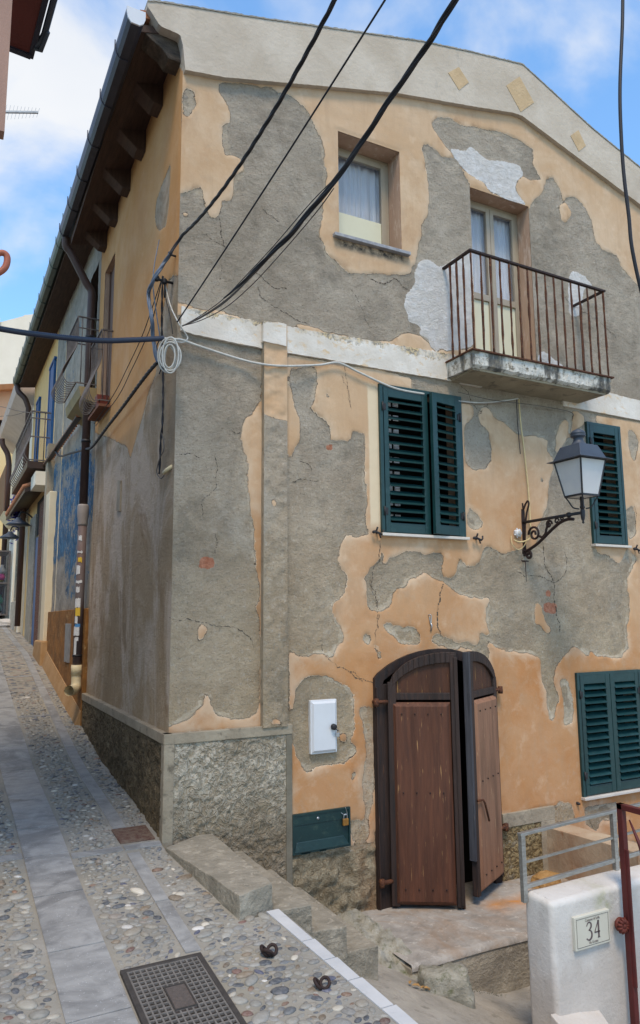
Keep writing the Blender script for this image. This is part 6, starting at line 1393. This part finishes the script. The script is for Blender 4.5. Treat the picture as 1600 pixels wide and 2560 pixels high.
# eaves and gutter over the gray and yellow houses
e2=empty('long_eave',(1.1,7.5,5.9));e2.parent=H2;e2.location=Vector((1.1,7.5,5.9))-H2.location
mb=MB();mb.hull8([(1.34,6.95,5.90),(1.34,14,5.90),(1.06,14,5.86),(1.06,6.95,5.86)],[(1.34,6.95,5.96),(1.34,14,5.96),(1.06,14,5.92),(1.06,6.95,5.92)]);mb.build('soffit',M['eave_wood'],e2)
gutter('green_gutter',M['gutter_green'],e2,1.005,5.945,6.95,14.05,.06,None,M['gutter_green'])
mb=MB();mb.hull8([(1.06,6.95,5.95),(5,6.95,6.9),(5,14,6.9),(1.06,14,5.95)],[(1.06,6.95,5.98),(5,6.95,6.93),(5,14,6.93),(1.06,14,5.98)]);mb.build('roof',M['eave_wood'],H2)
# ================================================================ yellow house
H3=empty('yellow_house',(1.33,10.9,1.1),'yellow house with tall blue doors and an iron balcony further up the street','house')
mb=MB();mb.box(1.325,7,10.93,14.0,.8,5.95);mb.build('wall',M['yellow'],H3)
def bdoor(y0,y1,z0,z1,name='blue_door'):
    mb=MB();mb.box(1.30,1.326,y0,y1,z0,z1);o=mb.build(name,M['blue'],H3,bevel=.004)
    mb=MB();mb.box(1.29,1.30,y0,y0+.06,z0,z1);mb.box(1.29,1.30,y1-.06,y1,z0,z1);mb.box(1.285,1.327,y0-.03,y1+.03,z1,z1+.04);mb.build('door_trim',M['blue'],o)
bdoor(11.0,11.55,4.05,5.45);bdoor(12.85,13.25,4.05,5.35)
bal=empty('iron_balcony',(1.32,11.2,3.9));bal.parent=H3;bal.location=Vector((1.32,11.2,3.9))-H3.location
mb=MB();y0,y1,xo,z0,z1=11.15,13.6,1.03,3.90,4.66
mb.box(xo-.03,1.33,y0-.05,y1+.05,z0-.10,z0);mb.build('slab',M['brown_dark'],bal)
mb=MB();mb.bar((1.33,y0,z1),(xo,y0,z1),.03,.02);mb.bar((xo,y0,z1),(xo,y1,z1),.03,.02)
for zz in (z0+.03,z0+.38,z1-.1): mb.bar((1.33,y0,zz),(xo,y0,zz),.016);mb.bar((xo,y0,zz),(xo,y1,zz),.016)
mb.build('rails',M['gray_iron'],bal)
for i in range(15):
    y=y0+(y1-y0)*i/14;mb=MB();mb.tube(spline([(xo,y,z1),(xo,y,z0+.4),(xo-.06,y,z0+.2),(xo-.07,y,z0+.1),(xo,y,z0)],4),.008,5);mb.build('baluster',M['gray_iron'],bal)
for x in (1.12,1.22): mb=MB();mb.tube([(x,y0,z1),(x,y0,z0)],.008,5);mb.build('baluster',M['gray_iron'],bal)
# tiled canopy, dark shop opening, brick edge
cn=empty('tiled_canopy',(1.1,11.6,3.6));cn.parent=H3;cn.location=Vector((1.1,11.6,3.6))-H3.location
mb=MB();mb.hull8([(1.33,11.5,3.62),(1.02,11.5,3.50),(1.02,15,3.50),(1.33,15,3.62)],[(1.33,11.5,3.70),(1.02,11.5,3.56),(1.02,15,3.56),(1.33,15,3.70)]);mb.build('canopy_boards',M['brown_dark'],cn)
mb=MB()
for i in range(34): y=11.55+i*.10;mb.tube([(1.00,y,3.585),(1.33,y,3.72)],.04,6)
mb.build('canopy_tiles',M['terracotta'],cn)
mb=MB();mb.box(1.32,1.33,11.0,11.85,1.2,3.45);mb.build('shop_wall',M['cream'],H3)
mb=MB();mb.box(1.30,1.34,11.95,12.35,1.15,2.9);mb.build('lower_blue_door',M['blue'],H3)
mb=MB();mb.box(1.29,1.35,11.35,11.95,1.1,3.4)
mb.build('brick_edge',simple('worn_brick_edge',(.16,.055,.035),(.09,.05,.035),9,.9,.02,14,stretch=(1,1,3),c2=(.24,.20,.16)),H3)
mb=MB();mb.box(1.28,1.33,12.35,13.2,1.2,3.3);mb.build('stone_jamb',M['concrete'],H3)
mb=MB();mb.box(1.31,1.322,11.6,12.5,2.95,3.5);mb.build('dark_opening',M['dark'],H3)
sc0=empty('street_shelf',(1.25,12.2,3.4),'pale box shelf fixed under the balcony of the yellow house','shelf');mb=MB();mb.box(1.10,1.30,10.9,11.5,3.52,3.72);mb.build('shelf_box',M['cream_pale'],sc0)
dpp=empty('far_downpipe',(1.2,13.7,2),'dark brown downpipe between the yellow and the cream house','downpipe')
mb=MB();mb.tube(spline([(1.02,13.95,5.88),(1.04,13.9,5.75),(1.15,13.85,5.62),(1.22,13.85,5.45)],5)+[(1.22,13.85,1.5)],.05,8);mb.build('pipe',M['brown_pipe'],dpp)
def wlamp(y,z,lb):
    e=empty('sconce_lamp',(1.3,y,z),lb,'lamp','street sconce lamps');mb=MB();mb.tube(spline([(1.31,y,z+.02),(1.22,y,z+.10),(1.12,y,z+.12),(1.08,y,z+.04)]),.014,6);mb.build('arm',M['black_iron'],e)
    mb=MB();mb.lathe((1.08,y,z-.10),[(.20,0),(.16,.035),(.06,.09),(.03,.13)],14);mb.build('lamp_shade',M['lamp_metal'],e)
wlamp(13.0,3.28,'nearer gray enamel sconce lamp by the dark shop opening');wlamp(14.6,3.22,'farther gray enamel sconce lamp further up the street')
# violet plant
def foliage(name,c,s,n,mat,label,sz_=.05,cat='plant'):
    mb=MB();rr=random.Random(hash(name)%1000)
    for _ in range(n):
        p=Vector((rr.gauss(0,.45)*s[0],rr.gauss(0,.45)*s[1],rr.gauss(0,.45)*s[2]))+Vector(c);d=Vector((rr.uniform(-1,1),rr.uniform(-1,1),rr.uniform(-1,1))).normalized();e_=d.orthogonal().normalized();w=sz_*rr.uniform(.5,1.2)
        mb.add([p-d*w,p+e_*w*.5,p+d*w,p-e_*w*.5],[(0,1,2,3)])
    return tag(mb.build(name,mat,recalc=False),label,cat)
foliage('hanging_plant',(1.16,14.2,3.62),(.12,.3,.36),500,M['plum'],'dark violet plant hanging under the tiled canopy','plant' and .05)
foliage('potted_shrub',(1.02,18.0,2.25),(.25,.3,.16),300,M['leaf'],'dark green potted shrub at the far end of the street',.07)
mb=MB();mb.lathe((1.02,18.0,1.75),[(.20,0),(.25,.1),(.26,.35),(.24,.42)],14);tag(mb.build('wicker_pot',simple('dark_wicker',(.09,.05,.03),(.05,.03,.02),30,.9,.01,40,stretch=(1,1,4))),'dark ribbed pot under the shrub at the far end of the street','pot')
rock('pale_stone',(1.03,15.2,gz(15.2)+.06),(.26,.2,.09),M['limewash'],5,'flat pale stone lying at the far end of the street',0)
# ================================================================ cream house
H4=empty('cream_house',(1.33,14,1.4),'pale cream house with a deep boxed eave beyond the yellow house','house')
mb=MB();mb.box(1.33,7,14.02,18.6,1.2,5.9);mb.build('wall',M['cream_pale'],H4)
mb=MB();mb.hull8([(1.33,14.1,5.55),(1.02,14.1,5.80),(1.00,18.5,5.80),(1.33,18.5,5.55)],[(1.33,14.1,5.95),(.98,14.1,5.95),(.96,18.5,5.95),(1.33,18.5,5.95)]);mb.build('boxed_eave',simple('pinkish_eave',(.56,.47,.41),(.48,.39,.33),5,.85,.004,20),H4)
for y,w,mt_ in ((14.1,.28,'cream_pale'),(14.9,.22,'concrete'),(15.6,.25,'cream_pale'),(16.6,.25,'white_plaster'),(17.3,.2,'concrete')):
    mb=MB();mb.box(1.24,1.34,y,y+w,1.3,3.4);mb.build('pilaster',M[mt_],H4,bevel=.01)
mb=MB();mb.box(1.20,1.34,14.2,15.2,1.2,1.95);mb.build('stone_base',M['asphalt_concrete'],H4,bevel=.01)
mb=MB();mb.hull8([(1.33,15.6,3.45),(1.33,16.6,3.45),(1.15,16.6,3.55),(1.15,15.6,3.55)],[(1.33,15.5,3.75),(1.33,16.7,3.75),(1.0,16.7,3.75),(1.0,15.5,3.75)]);mb.build('balcony_slab',M['cream'],H4)
mb=MB();mb.box(1.0,1.02,15.5,17.4,3.75,4.7);mb.build('balcony_screen',M['brown_shut'],H4)
mb=MB();mb.tube(spline([(1.02,17.6,5.7),(1.05,17.6,5.55),(1.16,17.6,5.35),(1.2,17.6,5.1)],5)+[(1.2,17.6,2)],.06,8);mb.build('downpipe',M['brown_pipe'],H4)
# display cabinet
cb=empty('display_cabinet',(1.1,16.2,1.9),'tall glazed display cabinet standing by the far shop','cabinet')
mb=MB();
for x in (.98,1.20):
    for y in (16.0,17.2): mb.bar((x,y,1.7),(x,y,3.0),.04)
for z in (1.72,2.35,3.0): mb.box(.97,1.21,16.0,17.2,z-.015,z+.015)
mb.build('cabinet_frame',M['gray_iron'],cb)
mb=MB();mb.box(.985,.99,16.02,17.18,1.74,2.98);mb.box(.99,1.19,16.005,16.01,1.74,2.98);mb.build('cabinet_glass',M['glass'],cb)
for i,(c,z) in enumerate((((.6,.1,.3),2.42),((.6,.5,.1),2.40),((.3,.5,.45),1.8),((.5,.5,.5),2.55),((.1,.3,.2),1.95))):
    mb=MB();mb.lathe((1.08,16.15+.2*(i%3),z),[(.05,0),(.07,.06),(.03,.14),(.035,.18)],10);mb.build('displayed_good',simple('good_%d'%i,c,tuple(v*.7 for v in c),9,.5),cb)
# ================================================================ houses closing the street
H5=empty('end_house',(0,19.2,1.8),'yellow house with an orange tiled roof edge closing the street','house')
mb=MB();mb.box(-3,3,19.2,19.4,1.5,6.55);mb.build('wall',simple('soft_yellow_wall',(.78,.62,.34),(.72,.55,.28),2,.85),H5)
mb=MB();mb.hull8([(-3,18.85,6.40),(1.6,18.85,7.35),(1.6,19.6,7.45),(-3,19.6,6.5)],[(-3,18.8,6.52),(1.6,18.8,7.47),(1.6,19.6,7.6),(-3,19.6,6.65)]);mb.build('roof_edge',M['orange_roof'],H5)
mb=MB();mb.hull8([(-3,19.2,6.3),(1.5,19.2,6.3),(1.5,19.4,6.3),(-3,19.4,6.3)],[(-3,19.2,6.45),(1.5,19.2,7.38),(1.5,19.4,7.38),(-3,19.4,6.45)]);mb.build('gable_wall',simple('salmon_wall',(.62,.36,.22),(.55,.33,.2),2,.85),H5)
H6=empty('far_house',(1,24,4),'tall plain pale house rising behind the orange roof edge','house')
mb=MB();mb.prism([(-6,2),(6,2),(6,12.6),(1.85,11.33),(1.80,11.28),(1.14,10.95),(-6,9.5)],.3,'Y',24);mb.build('wall',simple('pale_far_wall',(.78,.70,.58),(.70,.62,.5),1.5,.85),H6)
mb=MB();mb.hull8([(-6,23.9,9.45),(1.14,23.9,10.9),(1.14,24.4,10.9),(-6,24.4,9.45)],[(-6,23.9,9.6),(1.14,23.9,11.05),(1.14,24.4,11.05),(-6,24.4,9.6)]);mb.build('coping',M['cream_pale'],H6)
# ================================================================ left neighbour
H7=empty('left_house',(-1.6,3,.2),'pinkish house across the street, only its jutting corner in view at top left','house')
ex=.118
mb=MB();mb.box(-1.8,-1.5,2.6,13,-.4,3.5);mb.build('street_wall',M['pink_wall'],H7)
mb=MB();mb.hull8([(-1.8,3.0,3.50),(ex,3.0,3.588),(ex-.0,3.06,3.588),(-1.8,3.06,3.50)],[(-1.8,3.0,5.6),(ex,3.0,5.6),(ex,3.06,5.6),(-1.8,3.06,5.6)]);mb.build('bay_front',M['pink_wall'],H7)
pe=[onZ(29,127,5.6),onZ(72,143,5.6),onZ(116,-30,5.6),onZ(20,-30,5.6)]
d=Vector(pe[2])-Vector(pe[1])
A_=Vector(pe[1]);B_=A_+d*4;C_=Vector((A_.x-1.6,A_.y-.15,5.6));D_=Vector((A_.x-1.6,B_.y,5.6))
mb=MB();mb.hull8([A_,B_,D_,C_],[A_+Vector((0,0,.10)),B_+Vector((0,0,.10)),D_+Vector((0,0,.3)),C_+Vector((0,0,.3))]);mb.build('maroon_soffit',M['maroon'],H7)
mb=MB();u_=d.normalized();mb.bar(A_+Vector((.012,0,.03)),B_+Vector((.012,0,.03)),.035,.075);mb.bar(A_+Vector((0.012,-.02,.02)),C_+Vector((0,-.02,.02)),.045,.07);mb.build('navy_fascia',M['navy_trim'],H7)
mb=MB();mb.tube([A_+u_*.13+Vector((.035,0,-.0)),A_+u_*.25+Vector((.062,0,.02)),B_+Vector((.062,0,.02))],.022,8);mb.tube([A_+u_*.12+Vector((.02,0,-.01)),A_+u_*.13+Vector((.06,0,-.02)),A_+u_*.3+Vector((.075,0,.0))],.016,8);mb.build('gutter_pipe',M['lamp_metal'],H7)
an=empty('tv_antenna',onY(20,281,6.0),'thin television antenna sticking out horizontally at left against the sky','antenna')
p0=Vector(onY(-60,279,6.0));p1=Vector(onY(95,281,6.0));mb=MB();mb.bar(p0,p1,.016);mb.build('boom',M['steel'],an)
for i in range(11):
    p=p0.lerp(p1,.38+i*.06);mb=MB();mb.bar(p+Vector((-.0,.0,-.075+.003*i)),p+Vector((0.02,0,.075-.003*i)),.0028);mb.build('element',M['steel'],an)
hk=[Vector(onY(x,y,3.0)) for x,y in ((-60,690),(-20,688),(0,680),(13,668),(18,652),(16,638),(5,632),(-12,636),(-40,640))]
mb=MB();mb.tube(spline(hk,6),.013,8);tag(mb.build('scroll_bracket',M['orange_hook']),'orange iron scroll of a bracket peeking in at the left edge','bracket')
